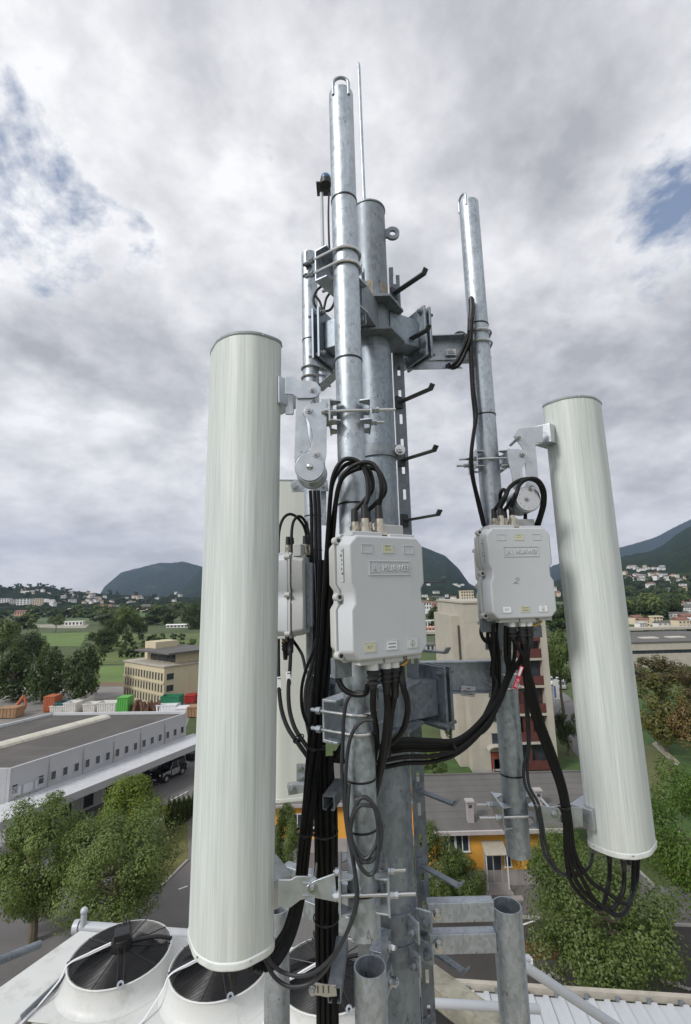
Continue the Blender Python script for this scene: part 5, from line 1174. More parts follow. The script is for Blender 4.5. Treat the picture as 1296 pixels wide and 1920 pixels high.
pa_, dL, sL = panel('tall pale green panel antenna at left', -.374, 1.665, lz0, lz1, -150, 1.17, 1.20, None, (.03, 0))
rz0, rz1 = zof(1172, 1594, 2.15), zof(1078, 752, 2.15)
pc_, dR, sR = panel('pale green panel antenna at right leaning slightly, hung on the slim pole', 1.122, 2.22, rz0, rz1, -46, 1.15, 1.18, None, (-.01, 0))
bz0, bz1 = zof(550, 1492, 2.98), zof(550, 905, 2.98)
pd_, dB, sB = panel('cream panel antenna at the back, mostly hidden by the left antenna', -.335, 2.98, bz0, bz1, 100, 1.0, .9, m_radomec, (0, 0), m_radomec)
p = P(1193, 1262, 2.12); MB().cyl(p, p+V3(0, -.004, 0), .007, n=12).build('plug', m_black, pc_)
for (t_, c0, d_, s_, z_) in ((pa_, V3(-.372, 1.655, 0), dL, sL, lz0), (pc_, V3(1.122, 2.22, 0), dR, sR, rz0)):
    for a, b in ((.03, -.09), (.03, -.03), (.03, .03), (.03, .09), (-.03, -.07), (-.03, .06)):
        q_ = c0+d_*a+s_*b; mb = MB(); mk = MB(); mb.cyl((q_.x, q_.y, z_-.004), (q_.x, q_.y, z_-.024), .013, n=6); mk.cyl((q_.x, q_.y, z_-.024), (q_.x, q_.y, z_-.066), .0115, .0095, n=12)
        cn_ = mb.build('connector', m_brass, t_); mk.build('connector_boot', m_black, cn_)
q_ = V3(1.122, 2.22, 0)+dR*.05+sR*.05; MB().tube([(q_.x, q_.y, rz0-.004), (q_.x+.005, q_.y-.01, rz0-.04), (q_.x+.012, q_.y-.01, rz0-.05)], .005, 6, 3).build('earthing_lug', m_brasst, pc_)
# ---------------------------------------------------------------- tilt brackets and pole clamps
def clamp(parent, c, r, z, e, rod_len=(.115, .09), back=.045, hh=.040):
    """two jaws round a pole, threaded rods along e (pointing away from the antenna)"""
    e = Vector(e).normalized(); s_ = V3(-e.y, e.x, 0); c = V3(c.x, c.y, z)
    for k, sg in ((0, -1), (1, 1)):
        q_ = c+e*(sg*(r+.022)); mb = MB()
        mb.obox(q_, (e, s_, up), (.003, .078, hh))
        for zz in (-1, 1):
            b0 = q_-e*(sg*.0032)+up*(zz*(hh-.003))
            for ls in (-1, 1):
                poly = [b0+s_*(ls*.075), b0+s_*(ls*.020), b0+s_*(ls*.034)-e*(sg*.018), b0+s_*(ls*.050)-e*(sg*.036), b0+s_*(ls*.066)-e*(sg*.034)]
                mb.ext(poly, up*(-zz*.005))
        mb.build('clamp_jaw', m_galvb, parent, .001)
    for ls, L_ in ((-1, rod_len[0]), (1, rod_len[1])):
        o = c+s_*(ls*.060); mb = MB(); mb.cyl(o-e*(r+back), o+e*(r+L_), .0055, n=12); ro = mb.build('threaded_rod', m_stain, parent)
        mb = MB(); mb.bolt(o-e*(r+.0252), -e, .011, .014)
        for k in (0, 1): mb.cyl(o+e*(r+.0254+k*.013), o+e*(r+.0254+k*.013+.011), .0105, n=6)
        mb.build('rod_nut', m_galvb, ro)
def plate(parent, name, poly, Y, dy=.006, m=None, bev=.0012): return MB().pix(poly, Y, dy).build(name, m or m_galvb, parent, bev)
def pxr(px, Y): return px*((P(648, 960, Y)-_C).length)/FPX
# left, top
bt = thing('tilt_bracket', 'zinc scissor tilt bracket at the top of the left antenna', 'bracket', P(581, 875, 1.6), 'antenna tilt brackets')
lb = lambda pts: [(520+x/5.4, 690+y/5.4) for x, y in pts]
bk = V3(-.372, 1.655, 20.70)-dL*.088
MB().obox(bk+up*.0, (dL, sL, up), (.004, .075, .085)).build('back_plate', m_dsteel, bt, .002)
for Y, tk in ((1.555, 0), (1.64, 1)):
    plate(bt, 'clevis_plate', lb([(80, 85), (170, 85), (205, 125), (345, 125), (400, 145), (440, 200), (438, 245), (400, 290), (350, 302), (205, 305), (155, 265), (80, 262)]), Y)
    plate(bt, 'outer_link', lb([(190, 306), (372, 306), (330, 372), (282, 420), (268, 470), (300, 560), (318, 700), (342, 770), (330, 830), (285, 862), (205, 905), (180, 960), (172, 900)]), Y+.008)
    plate(bt, 'inner_link', lb([(268, 440), (285, 395), (330, 360), (500, 338), (500, 525), (497, 880), (482, 960), (400, 1010), (300, 980), (285, 900), (345, 790), (360, 690), (345, 600), (300, 505), (275, 480)]), Y-.008)
plate(bt, 'foot_plate', lb([(82, 300), (120, 280), (165, 300), (165, 455), (150, 468), (82, 466)]), 1.60, .01)
MB().obox((bk+V3(P(540, 740, 1.6).x, 1.60, 20.70))/2, ((V3(P(540, 740, 1.6).x, 1.60, 20.70)-bk).normalized(), V3(0, 0, 1).cross((V3(P(540, 740, 1.6).x, 1.60, 20.70)-bk).normalized()), up), ((V3(P(540, 740, 1.6).x, 1.6, 20.7)-bk).length/2, .04, .05)).build('spacer_block', m_galvb, bt, .003)
dc = P(581, 875, 1.545); r_ = pxr(27.5, 1.545)
MB().cyl(dc, dc+V3(0, .008, 0), r_, n=40).build('scale_disc', m_galvb, bt, .001); MB().cyl(dc+V3(0, .010, 0), dc+V3(0, .10, 0), r_*1.08, n=40, hollow=r_*1.0).build('hub_ring', m_galvb, bt); MB().cyl(dc+V3(0, .10, 0), dc+V3(0, .108, 0), r_*1.13, n=40).build('rear_disc', m_galvb, bt)
for x, y, Y in ((355, 215, 1.554), (320, 425, 1.545), (390, 865, 1.543)): p = P(520+x/5.4, 690+y/5.4, Y); mb = MB(); mb.bolt(p, (0, -1, 0), .0085, .012); mb.cyl(p+V3(0, .001, 0), p+V3(0, .115, 0), .007, n=12); mb.build('hinge_bolt', m_stain, bt)
MB().sphere(dc+V3(0, -.001, 0), .0115, 16, 8, (1, .6, 1)).build('dome_bolt', m_stain, bt)
for x, y in ((245, 850), (300, 888), (425, 945)): p = P(520+x/5.4, 690+y/5.4, 1.5455); MB().box(p, (.006, .0008, .003)).build('stamped_mark', m_ink, bt)
clamp(bt, FP, RF, zof(655, 782, 1.6), (1, 0, 0), (.105, .075), .05)
MB().obox(V3((P(610, 765, 1.6).x+FP.x-RF-.025)/2, 1.60, zof(610, 772, 1.6)), ((1, 0, 0), (0, 1, 0), up), (.020, .043, .03)).build('clamp_bridge', m_galvb, bt, .002)
# left, bottom
bb = thing('tilt_bracket', 'zinc hinge bracket at the foot of the left antenna', 'bracket', P(586, 1665, 1.6), 'antenna tilt brackets')
for Y in (1.56, 1.65):
    plate(bb, 'hinge_plate', [(522, 1650), (545, 1650), (555, 1644), (590, 1644), (600, 1654), (598, 1680), (563, 1688), (545, 1702), (522, 1700)], Y)
    plate(bb, 'swing_plate', [(575, 1662), (590, 1652), (628, 1638), (632, 1692), (592, 1684), (576, 1676)], Y-.008)
for dx, y in ((-18, 1657), (-18, 1680)): plate(bb, 'raised_rib', [(586+dx, y-2), (600+dx, y-2), (600+dx, y+2), (586+dx, y+2)], 1.556, .004)
bk = V3(-.372, 1.655, 19.13)-dL*.088; MB().obox(bk, (dL, sL, up), (.004, .075, .08)).build('back_plate', m_galv, bb, .002)
e_ = P(524, 1675, 1.605); MB().obox((bk+e_)/2, ((e_-bk).normalized(), up.cross((e_-bk).normalized()), up), ((e_-bk).length/2, .045, .04)).build('spacer_block', m_galvb, bb, .003)
p = P(586, 1665, 1.551); mb = MB(); mb.bolt(p, (0, -1, 0), .0095, .014); mb.cyl(p, p+V3(0, .12, 0), .0075, n=12); mb.build('hinge_bolt', m_stain, bb); clamp(bb, FP, RF, zof(675, 1655, 1.6), (1, 0, 0), (.10, .085), .045, .05)
# right, top
rb = thing('tilt_bracket', 'bright scissor tilt bracket with round scale disc on the right antenna', 'bracket', P(991, 935, 2.1), 'antenna tilt brackets')
bk = V3(1.122, 2.22, zof(1020, 815, 2.2))-dR*.094; MB().obox(bk, (dR, sR, up), (.004, .075, .085)).build('back_plate', m_dsteel, rb, .002)
for Y in (2.06, 2.16):
    plate(rb, 'clevis_plate', [(966, 812), (972, 804), (995, 801), (1018, 798), (1018, 829), (1000, 831), (985, 830), (970, 828)], Y)
    plate(rb, 'outer_link', [(963, 818), (968, 810), (992, 806), (999, 827), (1004, 830), (1010, 899), (1015, 921), (996, 947), (976, 936), (988, 902), (983, 847), (978, 837)], Y-.008)
    plate(rb, 'inner_link', [(952, 842), (973, 842), (983, 844), (988, 852), (986, 866), (979, 879), (981, 899), (972, 925), (962, 914), (960, 889), (954, 868)], Y-.016)
e_ = P(1016, 814, 2.11); MB().obox((bk+e_)/2, ((e_-bk).normalized(), up.cross((e_-bk).normalized()), up), (max(.005, (e_-bk).length/2), .04, .045)).build('spacer_block', m_galvb, rb, .003)
dc = P(991, 935, 2.03); r_ = pxr(24, 2.03); MB().cyl(dc, dc+V3(0, .008, 0), r_*.95, n=40).build('scale_disc', m_stain, rb, .001); MB().cyl(dc+V3(0, .01, 0), dc+V3(0, .12, 0), r_*1.04, n=40).build('hub_ring', m_galvb, rb, .002)
for x, y in ((974.5, 819), (982, 851), (997, 916), (990, 935)): p = P(x, y, 2.036 if y < 900 else 2.029); mb = MB(); mb.bolt(p, (0, -1, 0), .009, .014); mb.cyl(p+V3(0, .001, 0), p+V3(0, .12, 0), .007, n=12); mb.build('hinge_bolt', m_stain, rb)
plate(rb, 'rating_plate', [(966, 884), (975, 884), (975, 900), (966, 900)], 2.0425, .001, m_frame)
mb = MB()
for k in range(10): a = pi*(.2+.16*k); mb.box(dc+V3(r_*.75*cos(a), -.0004, r_*.75*sin(a)), (.004, .0008, .0015))
mb.build('scale_mark', m_ink, rb)
clamp(rb, RP, RR, zof(920, 866, 2.2), (-1, 0, 0), (.085, .10), .06)
MB().obox(V3((P(952, 855, 2.15).x+RP.x+RR+.025)/2, 2.15, zof(952, 862, 2.15)), ((1, 0, 0), (0, 1, 0), up), (.018, .045, .03)).build('clamp_bridge', m_galvb, rb, .002)
# right, bottom
rbb = thing('tilt_bracket', 'zinc hinge bracket at the foot of the right antenna', 'bracket', P(1040, 1526, 2.15), 'antenna tilt brackets')
for Y in (2.10, 2.20):
    plate(rbb, 'hinge_plate', [(1035, 1513), (1048, 1511), (1075, 1513), (1092, 1516), (1094, 1550), (1075, 1550), (1055, 1543), (1035, 1540)], Y)
    plate(rbb, 'swing_plate', [(1003, 1508), (1028, 1513), (1048, 1516), (1054, 1526), (1048, 1538), (1028, 1542), (1003, 1541)], Y-.008)
bk = V3(1.122, 2.22, zof(1095, 1532, 2.2))-dR*.094; MB().obox(bk, (dR, sR, up), (.004, .075, .08)).build('back_plate', m_galv, rbb, .002)
e_ = P(1090, 1533, 2.155); MB().obox((bk+e_)/2, ((e_-bk).normalized(), up.cross((e_-bk).normalized()), up), (max(.005, (e_-bk).length/2), .045, .04)).build('spacer_block', m_galvb, rbb, .003)
p = P(1040, 1526, 2.091); mb = MB(); mb.bolt(p, (0, -1, 0), .010, .015); mb.cyl(p, p+V3(0, .13, 0), .0075, n=12); mb.build('hinge_bolt', m_stain, rbb); clamp(rbb, RP, RR, zof(970, 1519, 2.2), (-1, 0, 0), (.095, .115), .045, .045)
# back, bottom foot bracket and top bracket
bb2 = thing('tilt_bracket', 'small zinc bracket at the foot of the rear antenna', 'bracket', P(560, 1480, 2.8), 'antenna tilt brackets')
plate(bb2, 'angle_plate', [(538, 1471), (572, 1471), (572, 1486), (541, 1492)], 2.72, .04); plate(bb2, 'upright_plate', [(556, 1432), (574, 1432), (574, 1470), (556, 1470)], 2.80, .008)
mb = MB()
for x, y in ((564, 1442), (565, 1462)): mb.bolt(P(x, y, 2.80), (0, -1, 0), .011, .014)
mb.bolt(P(548, 1480, 2.72), (0, -1, 0), .013, .03); mb.build('bolt', m_stain, bb2)
bb3 = thing('tilt_bracket', 'zinc bracket of the rear antenna peeping under the left scissor bracket', 'bracket', P(575, 912, 2.7), 'antenna tilt brackets')
plate(bb3, 'cross_plate', [(544, 906), (552, 900), (614, 900), (616, 920), (548, 922)], 2.62, .02); plate(bb3, 'side_plate', [(598, 905), (612, 903), (612, 985), (600, 985)], 2.66, .006, m_galv)
mb = MB(); mb.bolt(P(607, 910, 2.62), (0, -1, 0), .014, .02); mb.bolt(P(553, 912, 2.62), (0, -1, 0), .014, .02); mb.build('bolt', m_stain, bb3)
# ================================================================== RADIO UNITS
def text_obj(s, size, M, name, m, parent, ext=.0012, align='CENTER', bevel=0):
    cu = bpy.data.curves.new('txt', 'FONT'); cu.body = s; cu.size = size; cu.extrude = ext; cu.align_x = align; cu.align_y = 'CENTER'; cu.resolution_u = 3
    if bevel: cu.bevel_depth = bevel; cu.bevel_resolution = 1
    ob = bpy.data.objects.new('txt', cu); COL.objects.link(ob); bpy.context.view_layer.update()
    me = bpy.data.meshes.new_from_object(ob.evaluated_get(bpy.context.evaluated_depsgraph_get()))
    bpy.data.objects.remove(ob); bpy.data.curves.remove(cu)
    mb = MB(); mb.add([M @ v.co for v in me.vertices], [tuple(p.vertices) for p in me.polygons]); bpy.data.meshes.remove(me)
    return mb.build(name, m, parent, smooth=False)
def rru(label, c, n, w, h, dep, detail=True, digit=False, whites=False):
    """c: centre of the front face; n: outward normal"""
    n = Vector(n).normalized(); r = up.cross(n).normalized()
    t = thing('radio_unit', label, 'radio unit', c-n*dep-up*(h/2), 'radio units')
    def F(u, v, k=0.0): return c+r*u+up*v+n*k
    W2, H2, C = w/2, h/2, .026
    def outl(g):
        a, b = W2+g, H2+g; nt = .013
        return [(-a+C, -b), (a-C, -b), (a, -b+C), (a, -.036), (a-nt, -.018), (a-nt, .018), (a, .036), (a, b-C), (a-C, b), (-a+C, b), (-a, b-C), (-a, .036), (-a+nt, .018), (-a+nt, -.018), (-a, -.036), (-a, -b+C)]
    def loft(rings, nm, m, bev):
        mb = MB(); k_ = len(rings[0][0]); V = [F(u, v, k) for o, k in rings for u, v in o]
        fs = [(i*k_+j, i*k_+(j+1) % k_, (i+1)*k_+(j+1) % k_, (i+1)*k_+j) for i in range(len(rings)-1) for j in range(k_)]
        fs += [tuple(range(k_-1, -1, -1)), tuple(range((len(rings)-1)*k_, len(rings)*k_))]
        return mb.add(V, fs).build(nm, m, t, bev, seg=3)
    s1 = dep*.52; s2 = dep*.60
    cov = loft([(outl(.006), -s1), (outl(.0), 0)], 'front_cover', m_rru, .0075)
    loft([(outl(.011), -s2), (outl(.011), -s1-.001)], 'seam_flange', m_rru2, .003)
    loft([(outl(-.004), -dep), (outl(.004), -s2-.001)], 'rear_housing', m_rru2, .008)
    for sx in (-1, 1):                                  # screw posts on both sides and ears
        for v in (0, H2-.012, -H2+.012):
            p = F(sx*(W2+.004), v, -s1+.004); o = MB().cyl(p-n*.012, p+n*.012, .0115, n=18).build('screw_post', m_rru2, cov)
            MB().cyl(p+n*.0121, p+n*.013, .006, n=12).build('screw', m_black, o)
    # recessed frames and labels
    def frame(u, v, a, b, nm='label_frame', th=.0022, hh=.0016):
        mb = MB()
        mb.obox(F(u, v+b/2, hh/2), (r, n, up), (a/2+th, hh/2, th/2)); mb.obox(F(u, v-b/2, hh/2), (r, n, up), (a/2+th, hh/2, th/2))
        for q in (-1, 1): mb.obox(F(u+q*a/2, v, hh/2-.0001), (r, n, up), (th/2, hh/2, b/2-th/2-.0001))
        return mb.build(nm, m_rru, cov, .0006)
    def lab(u, v, a, b, m): return MB().obox(F(u, v, .0007), (r, n, up), (a/2, .0006, b/2)).build('label', m, cov, smooth=False)
    def lines(u, v, a, rows, par, m, hh=.0022, seed=1):
        q = random.Random(seed); mb = MB()
        for i, y in enumerate(rows):
            x = -a/2
            while x < a/2: l_ = q.uniform(.0012, .003); mb.obox(F(u+x+l_/2, v+y, .0016), (r, n, up), (l_/2*.8, .0003, hh)); x += l_+.0009
        mb.build('small_print', m, par, smooth=False)
    Mx = lambda u, v, k: Matrix(((r.x, 0, n.x, 0), (r.y, 0, n.y, 0), (0, 1, 0, 0), (0, 0, 0, 1))) if False else Matrix.Translation(F(u, v, k)) @ Matrix(((r.x, up.x, n.x, 0), (r.y, up.y, n.y, 0), (r.z, up.z, n.z, 0), (0, 0, 0, 1)))
    ty, by = H2*.78, -H2*.80
    frame(-W2*.56, ty, .036, .024); frame(W2*.56, ty, .036, .024); frame(.0, ty, .036, .024)
    l1 = lab(0, ty, .033, .021, m_sticky); text_obj('ANT1\nANT2', .0092, Mx(0, ty+.0025, .0015), 'label_text', m_inkl, l1, .0001)
    for k, (u, m_) in enumerate(((-W2*.56, m_stickw if whites else m_sticky), (.0, m_sticky if whites else m_stickw), (W2*.56, m_stickw if whites else m_stickg))):
        frame(u, by, .038, .026); l_ = lab(u, by, .035, .023, m_)
        if k == 0: text_obj('RET', .011, Mx(u, by, .0015), 'label_text', m_inkl, l_, .0001)
        elif k == 1: lines(u, by, .026, (.005, -.005), l_, m_inkl, seed=4)
        else:
            g = MB(); g.ring(F(u, by, .0016), n, .0082, .0006, 24, 5); g.obox(F(u, by+.002, .0016), (r, n, up), (.0005, .0004, .004))
            for z_, w_ in ((-.002, .0045), (-.0038, .003), (-.0055, .0015)): g.obox(F(u, by+z_, .0016), (r, n, up), (w_, .0004, .0004))
            g.build('earth_symbol', m_inkl, l_, smooth=False)
    # embossed name plate
    fv = H2*.46; fw, fh = w*.54, .040
    frame(.004, fv, fw, fh, 'name_frame', .003, .0022)
    text_obj('HUAWEI', .0245, Mx(.0245, fv-.001, .0), 'raised_lettering', m_rru, cov, .0022, 'CENTER', .0006)
    mb = MB(); lc_ = F(-fw*.335, fv-.010, 0)
    for k in range(8):
        a = radians(-2+26.3*k-1); dd = r*cos(a)+up*sin(a); tt = n.cross(dd); L_ = .025 if k in (3, 4) else (.022 if k in (2, 5) else .017); o_ = lc_+dd*.003
        pts = [o_, o_+dd*(L_*.55)+tt*.0036, o_+dd*(L_*.9)+tt*.0024, o_+dd*L_, o_+dd*(L_*.9)-tt*.0024, o_+dd*(L_*.55)-tt*.0036]
        mb.prism(pts, [q_+n*.002 for q_ in pts])
    mb.build('petal_emblem', m_rru, cov, .0005)
    # printed strip on the left flank
    rs = -r; o_ = F(-W2-.0052, H2*.52, -s1*.5)
    l_ = MB().obox(o_, (n, rs, up), (.0075, .0006, .048)).build('rating_label', m_rru2, cov, smooth=False)
    mb = MB(); q = random.Random(2)
    for k in range(7): mb.obox(o_+up*(.04-.013*k)+n*q.uniform(-.003, .003)+rs*.0009, (n, rs, up), (q.uniform(.0008, .004), .0003, q.uniform(.001, .0045)))
    mb.build('rating_print', m_ink, l_, smooth=False)
    if digit:
        pts = [F(-.033, -.030, .001), F(-.024, -.022, .001), F(-.016, -.024, .001), F(-.018, -.030, .001), F(-.030, -.038, .001), F(-.042, -.043, .001), F(-.036, -.042, .001), F(-.026, -.0435, .001), F(-.018, -.045, .001)]
        MB().tube(pts, .0007, 5, 5).build('handwritten_digit', m_inkl, cov)
    # top and bottom gear
    MB().obox(F(-W2*.45, H2+.006, -s1*.6), (r, n, up), (W2*.40, s1*.38, .0075)).build('top_pad', m_rru, t, .003); MB().obox(F(W2*.5, H2+.004, -s1*.6), (r, n, up), (W2*.36, s1*.38, .006)).build('top_pad', m_rru, t, .003)
    for q_, dpt in ((-.045, -s1*.75), (.002, -s1*.62), (.012, -dep*.92), (-.035, -dep*.95)):
        p = F(q_, H2, dpt); mb = MB(); mb.obox(p+up*.012, (r, n, up), (.0165, .0165, .0055)); mb.cyl(p+up*.0175, p+up*.034, .0145, n=24); mb.cyl(p+up*.034, p+up*.045, .0165, n=6); mb.cyl(p+up*.045, p+up*.058, .0125, n=20)
        cn_ = mb.build('antenna_port', m_brass, t); MB().cyl(p+up*.058, p+up*.10, .0125, .0105, n=16).build('port_boot', m_black, cn_)
    mb = MB(); mb.obox(F(W2*.62, H2+.02, -dep*.8), (r, n, up), (.045, .02, .03)); mb.cyl(F(W2*.30, H2+.03, -dep*.8), F(W2*.30, H2+.055, -dep*.8), .02, n=20); mb.build('filter_box', m_rru2, t, .004)
    mb = MB(); mb.obox(F(-W2*.45, -H2-.008, -s1*.5), (r, n, up), (W2*.30, .02, .007)); mb.obox(F(W2*.12, -H2-.008, -s1*.5), (r, n, up), (W2*.24, .022, .0075)); mb.obox(F(W2*.68, -H2-.006, -s1*.5), (r, n, up), (W2*.20, .02, .006)); mb.build('bottom_gland_plate', m_rru2, t, .002)
    for q_, l_ in ((-.045, .05), (.0, .07), (.03, .085)):
        p = F(q_, -H2-.015, -s1*.5); mb = MB(); mb.cyl(p, p-up*.018, .016, n=20); g = mb.build('cable_gland', m_capw, t)
        mb = MB(); mb.cyl(p-up*.018, p-up*(.018+l_*.5), .0165, .0155, n=20)
        for k in range(3): mb.cyl(p-up*(.022+k*.014), p-up*(.028+k*.014), .019, n=20)
        mb.cyl(p-up*(.018+l_*.5), p-up*(.018+l_), .014, .010, n=16); mb.build('gland_boot', m_black, g)
    MB().obox(F(-W2*.75, -H2-.030, -dep*.9), (r, n, up), (.03, .012, .028)).build('mounting_foot', m_galvd, t, .002)
    p = F(W2*.62, -H2-.015, -s1*.5); MB().tube([p, p-up*.012-r*.015, p-up*.02-r*.04], .006, 8, 3).build('earth_lug', m_brasst, t)
    b = MB(); b.obox(c-n*(dep+.015)-up*.0, (r, n, up), (W2*.5, .014, H2*.8)); b.build('mounting_plate', m_galv, t, .002)
    return t, F
nF = Vector((sin(radians(31)), -cos(radians(31)), 0)); cF = P(731, 1117, 1.432)
uF, FF = rru('big front radio unit clamped on the tall front pole, clean face', cF, nF, .270, .352, .132)
nR = Vector((sin(radians(10)), -cos(radians(10)), 0)); cR = P(979, 1073, 1.975)
uR, FR = rru('radio unit on the right pole with a handwritten 2', cR, nR, .282, .368, .138, True, True, True)
uR2, FR2 = rru('radio unit behind the right pole, only its left edge showing', P(944, 1098, 2.42), Vector((.05, 1, 0)), .27, .37, .11)
nB = Vector((-.985, .10, 0)); cB = V3(P(505, 1113, 2.43).x, 2.43, P(548, 1115, 2.43).z)
uB, FB = rru('radio unit seen edge on between left antenna and rear pole', V3(P(523, 1115, 2.43).x, 2.43, P(548, 1115, 2.43).z), nB, .27, .38, .150)
# ================================================================== CABLES
def cable(label, pts, r=.0082, m=None, name='antenna_cable', group='antenna jumper cables', sub=7, n=10):
    r *= .90
    P3 = [p if isinstance(p, Vector) else P(*p) for p in pts]
    o = MB().tube(P3, r, n, sub).build(name, m or m_cable); tag(o, label, 'cable', group); return o
def portF(F, u, dpt, H2): return F(u, H2+.098, dpt)
s1 = .132*.52; H2 = .176
a0 = FF(-.045, H2+.095, -s1*.75); a1 = FF(.002, H2+.095, -s1*.62); a2 = FF(.012, H2+.095, -.132*.92); a3 = FF(-.035, H2+.095, -.132*.95)
cable('outer black loop from the left top port of the front radio unit', [a0, (690, 930, 1.46), (688, 893, 1.47), (672, 866, 1.48), (645, 862, 1.49), (626, 890, 1.5), (619, 940, 1.54), (614, 1020, 1.62), (608, 1110, 1.70), (603, 1200, 1.74), (596, 1290, 1.77), (590, 1370, 1.78), (580, 1460, 1.78), (566, 1570, 1.78), (556, 1660, 1.77), (535, 1740, 1.75), (505, 1785, 1.72), (470, 1806, 1.69), (440, 1806, 1.66)])
cable('inner black loop from the middle top port of the front radio unit', [a1, (716, 920, 1.45), (712, 890, 1.45), (697, 869, 1.46), (670, 870, 1.47), (645, 890, 1.48), (632, 930, 1.52), (626, 990, 1.60), (620, 1080, 1.69), (614, 1180, 1.74), (606, 1280, 1.77), (599, 1370, 1.79), (590, 1460, 1.80), (574, 1570, 1.80), (562, 1670, 1.79), (545, 1745, 1.77), (515, 1795, 1.74), (480, 1815, 1.70), (452, 1808, 1.66)])
cable('rear black loop behind the front radio unit ports', [a2, (721, 925, 1.50), (716, 893, 1.5), (700, 878, 1.5), (668, 880, 1.5), (640, 900, 1.51), (628, 950, 1.56), (620, 1020, 1.64), (613, 1110, 1.72), (607, 1210, 1.76), (600, 1310, 1.79), (592, 1400, 1.81), (582, 1490, 1.82), (568, 1600, 1.81), (556, 1690, 1.79), (530, 1765, 1.75), (498, 1800, 1.71), (462, 1812, 1.68)])
cable('fourth black loop curling tight over the front radio unit', [a3, (697, 920, 1.50), (694, 885, 1.5), (676, 870, 1.5), (648, 872, 1.51), (624, 905, 1.53), (617, 970, 1.58), (611, 1060, 1.68), (606, 1150, 1.74), (600, 1250, 1.78), (593, 1350, 1.80), (584, 1440, 1.81), (572, 1540, 1.81), (560, 1640, 1.79), (545, 1720, 1.76), (512, 1775, 1.72), (480, 1800, 1.70), (455, 1800, 1.68)])
# feeder bundle running straight down the mast
q = random.Random(8)
for i in range(12):
    dx = -17+i*3.3; Y = 1.86+.035*(i % 3)
    top = [(612+dx*.5, 1230, Y), (606+dx*.6, 1330, Y)] if i < 7 else [(640+dx*.3, 1395, Y-.05), (622+dx*.6, 1420, Y)]
    cable(['first', 'second', 'third', 'fourth', 'fifth', 'sixth', 'seventh', 'eighth', 'ninth', 'tenth', 'eleventh', 'twelfth'][i]+' cable from the left in the straight black bundle down the mast', top+[(606+dx*.9+q.uniform(-2, 2), 1430, Y), (608+dx+q.uniform(-2, 2), 1520, Y), (611+dx, 1640, Y+.02), (612+dx, 1760, Y+.03), (613+dx*.95, 1860, Y+.03), (614+dx*.95, 1990, Y+.03)], .0085, None, 'feeder_cable', 'feeder cables down the mast')
for i in range(5):
    dx = i*7
    cable(['leftmost', 'second from left', 'middle', 'second from right', 'rightmost'][i]+' black cable of the slanting bundle below the front radio unit', [(600+dx*.9, 1050, 1.80), (598+dx*.9, 1150, 1.80), (594+dx*.85, 1240, 1.80), (586+dx*.8, 1330, 1.80), (578+dx*.7, 1420, 1.81), (572+dx*.6, 1500, 1.81), (562+dx*.55, 1600, 1.81), (553+dx*.5, 1690, 1.79), (534+dx*.5, 1760, 1.76), (508+dx*.4, 1800+dx*.3, 1.72), (470+dx, 1812+dx*.2, 1.68)], .0088, None, 'feeder_cable', 'slanting feeder cables')
# loops along the rear pole
for i, dx in enumerate((0, 8, 15)):
    cable(('left', 'middle', 'right')[i]+' black cable strapped to the rear pole', [(582+dx, 920, 2.42), (584+dx, 960, 2.42), (585+dx, 1030, 2.41), (588+dx, 1100, 2.40), (590+dx, 1180, 2.38), (586+dx, 1240, 2.3), (574+dx*.7, 1290, 2.2), (574+dx*.6, 1340, 2.1), (584+dx*.5, 1390, 2.0), (596+dx*.4, 1430, 1.92)], .0098)
cable('thin black lead in a curl beside the lower rear arm', [(600, 1180, 2.0), (588, 1220, 1.98), (574, 1255, 1.97), (566, 1290, 1.96), (567, 1330, 1.95), (578, 1360, 1.94), (592, 1375, 1.93)], .007)
# rear radio unit
cable('black jumper arch over the edge on radio unit, left one', [P(522, 1052, 2.40), (523, 1000, 2.42), (531, 973, 2.44), (545, 964, 2.45), (562, 975, 2.46), (574, 1000, 2.47), (578, 1060, 2.46)], .0085)
cable('black jumper arch over the edge on radio unit, right one', [P(548, 1036, 2.40), (547, 1000, 2.41), (551, 977, 2.43), (562, 968, 2.44), (574, 982, 2.46), (582, 1020, 2.46), (584, 1080, 2.45)], .0085)
c1_ = cable('black cable with white tag hanging from the edge on radio unit', [(545, 1192, 2.38), (545, 1215, 2.36), (544, 1250, 2.30), (541, 1290, 2.2), (543, 1330, 2.12), (553, 1365, 2.05), (570, 1392, 1.98), (590, 1420, 1.92)], .0098)
c2_ = cable('second tagged black cable close to the left antenna edge', [(522, 1180, 2.38), (522, 1230, 2.34), (523, 1285, 2.24), (528, 1330, 2.14), (540, 1365, 2.06), (558, 1392, 1.99), (578, 1420, 1.93)], .0098)
cable('short black lead crossing behind the two tagged cables', [(549, 1200, 2.40), (560, 1216, 2.38), (568, 1232, 2.36), (574, 1262, 2.33)], .0085)
for par, (x, y, Y) in ((c1_, (541, 1272, 2.235)), (c2_, (523, 1282, 2.225))):
    p = P(x, y, Y); o = MB().obox(p, ((1, 0, .1), (0, 1, 0), (-.1, 0, 1)), (.0105, .002, .029)).build('white_tag', m_stickw, par, .0005)
    mb = MB(); mb.box(p+V3(.002, -.0025, .022), (.013, .0006, .004)); mb.box(p+V3(-.004, -.0025, -.023), (.003, .0006, .003)); mb.box(p+V3(.004, -.0025, -.022), (.003, .0006, .003)); mb.build('tag_print', m_ink, o)
mb = MB(); mb.cyl(P(545, 1192, 2.38), P(545, 1224, 2.355), .0165, .0135, n=16); tag(mb.build('cable_boot', m_black), 'black cable boot under the edge on radio unit', 'connector')
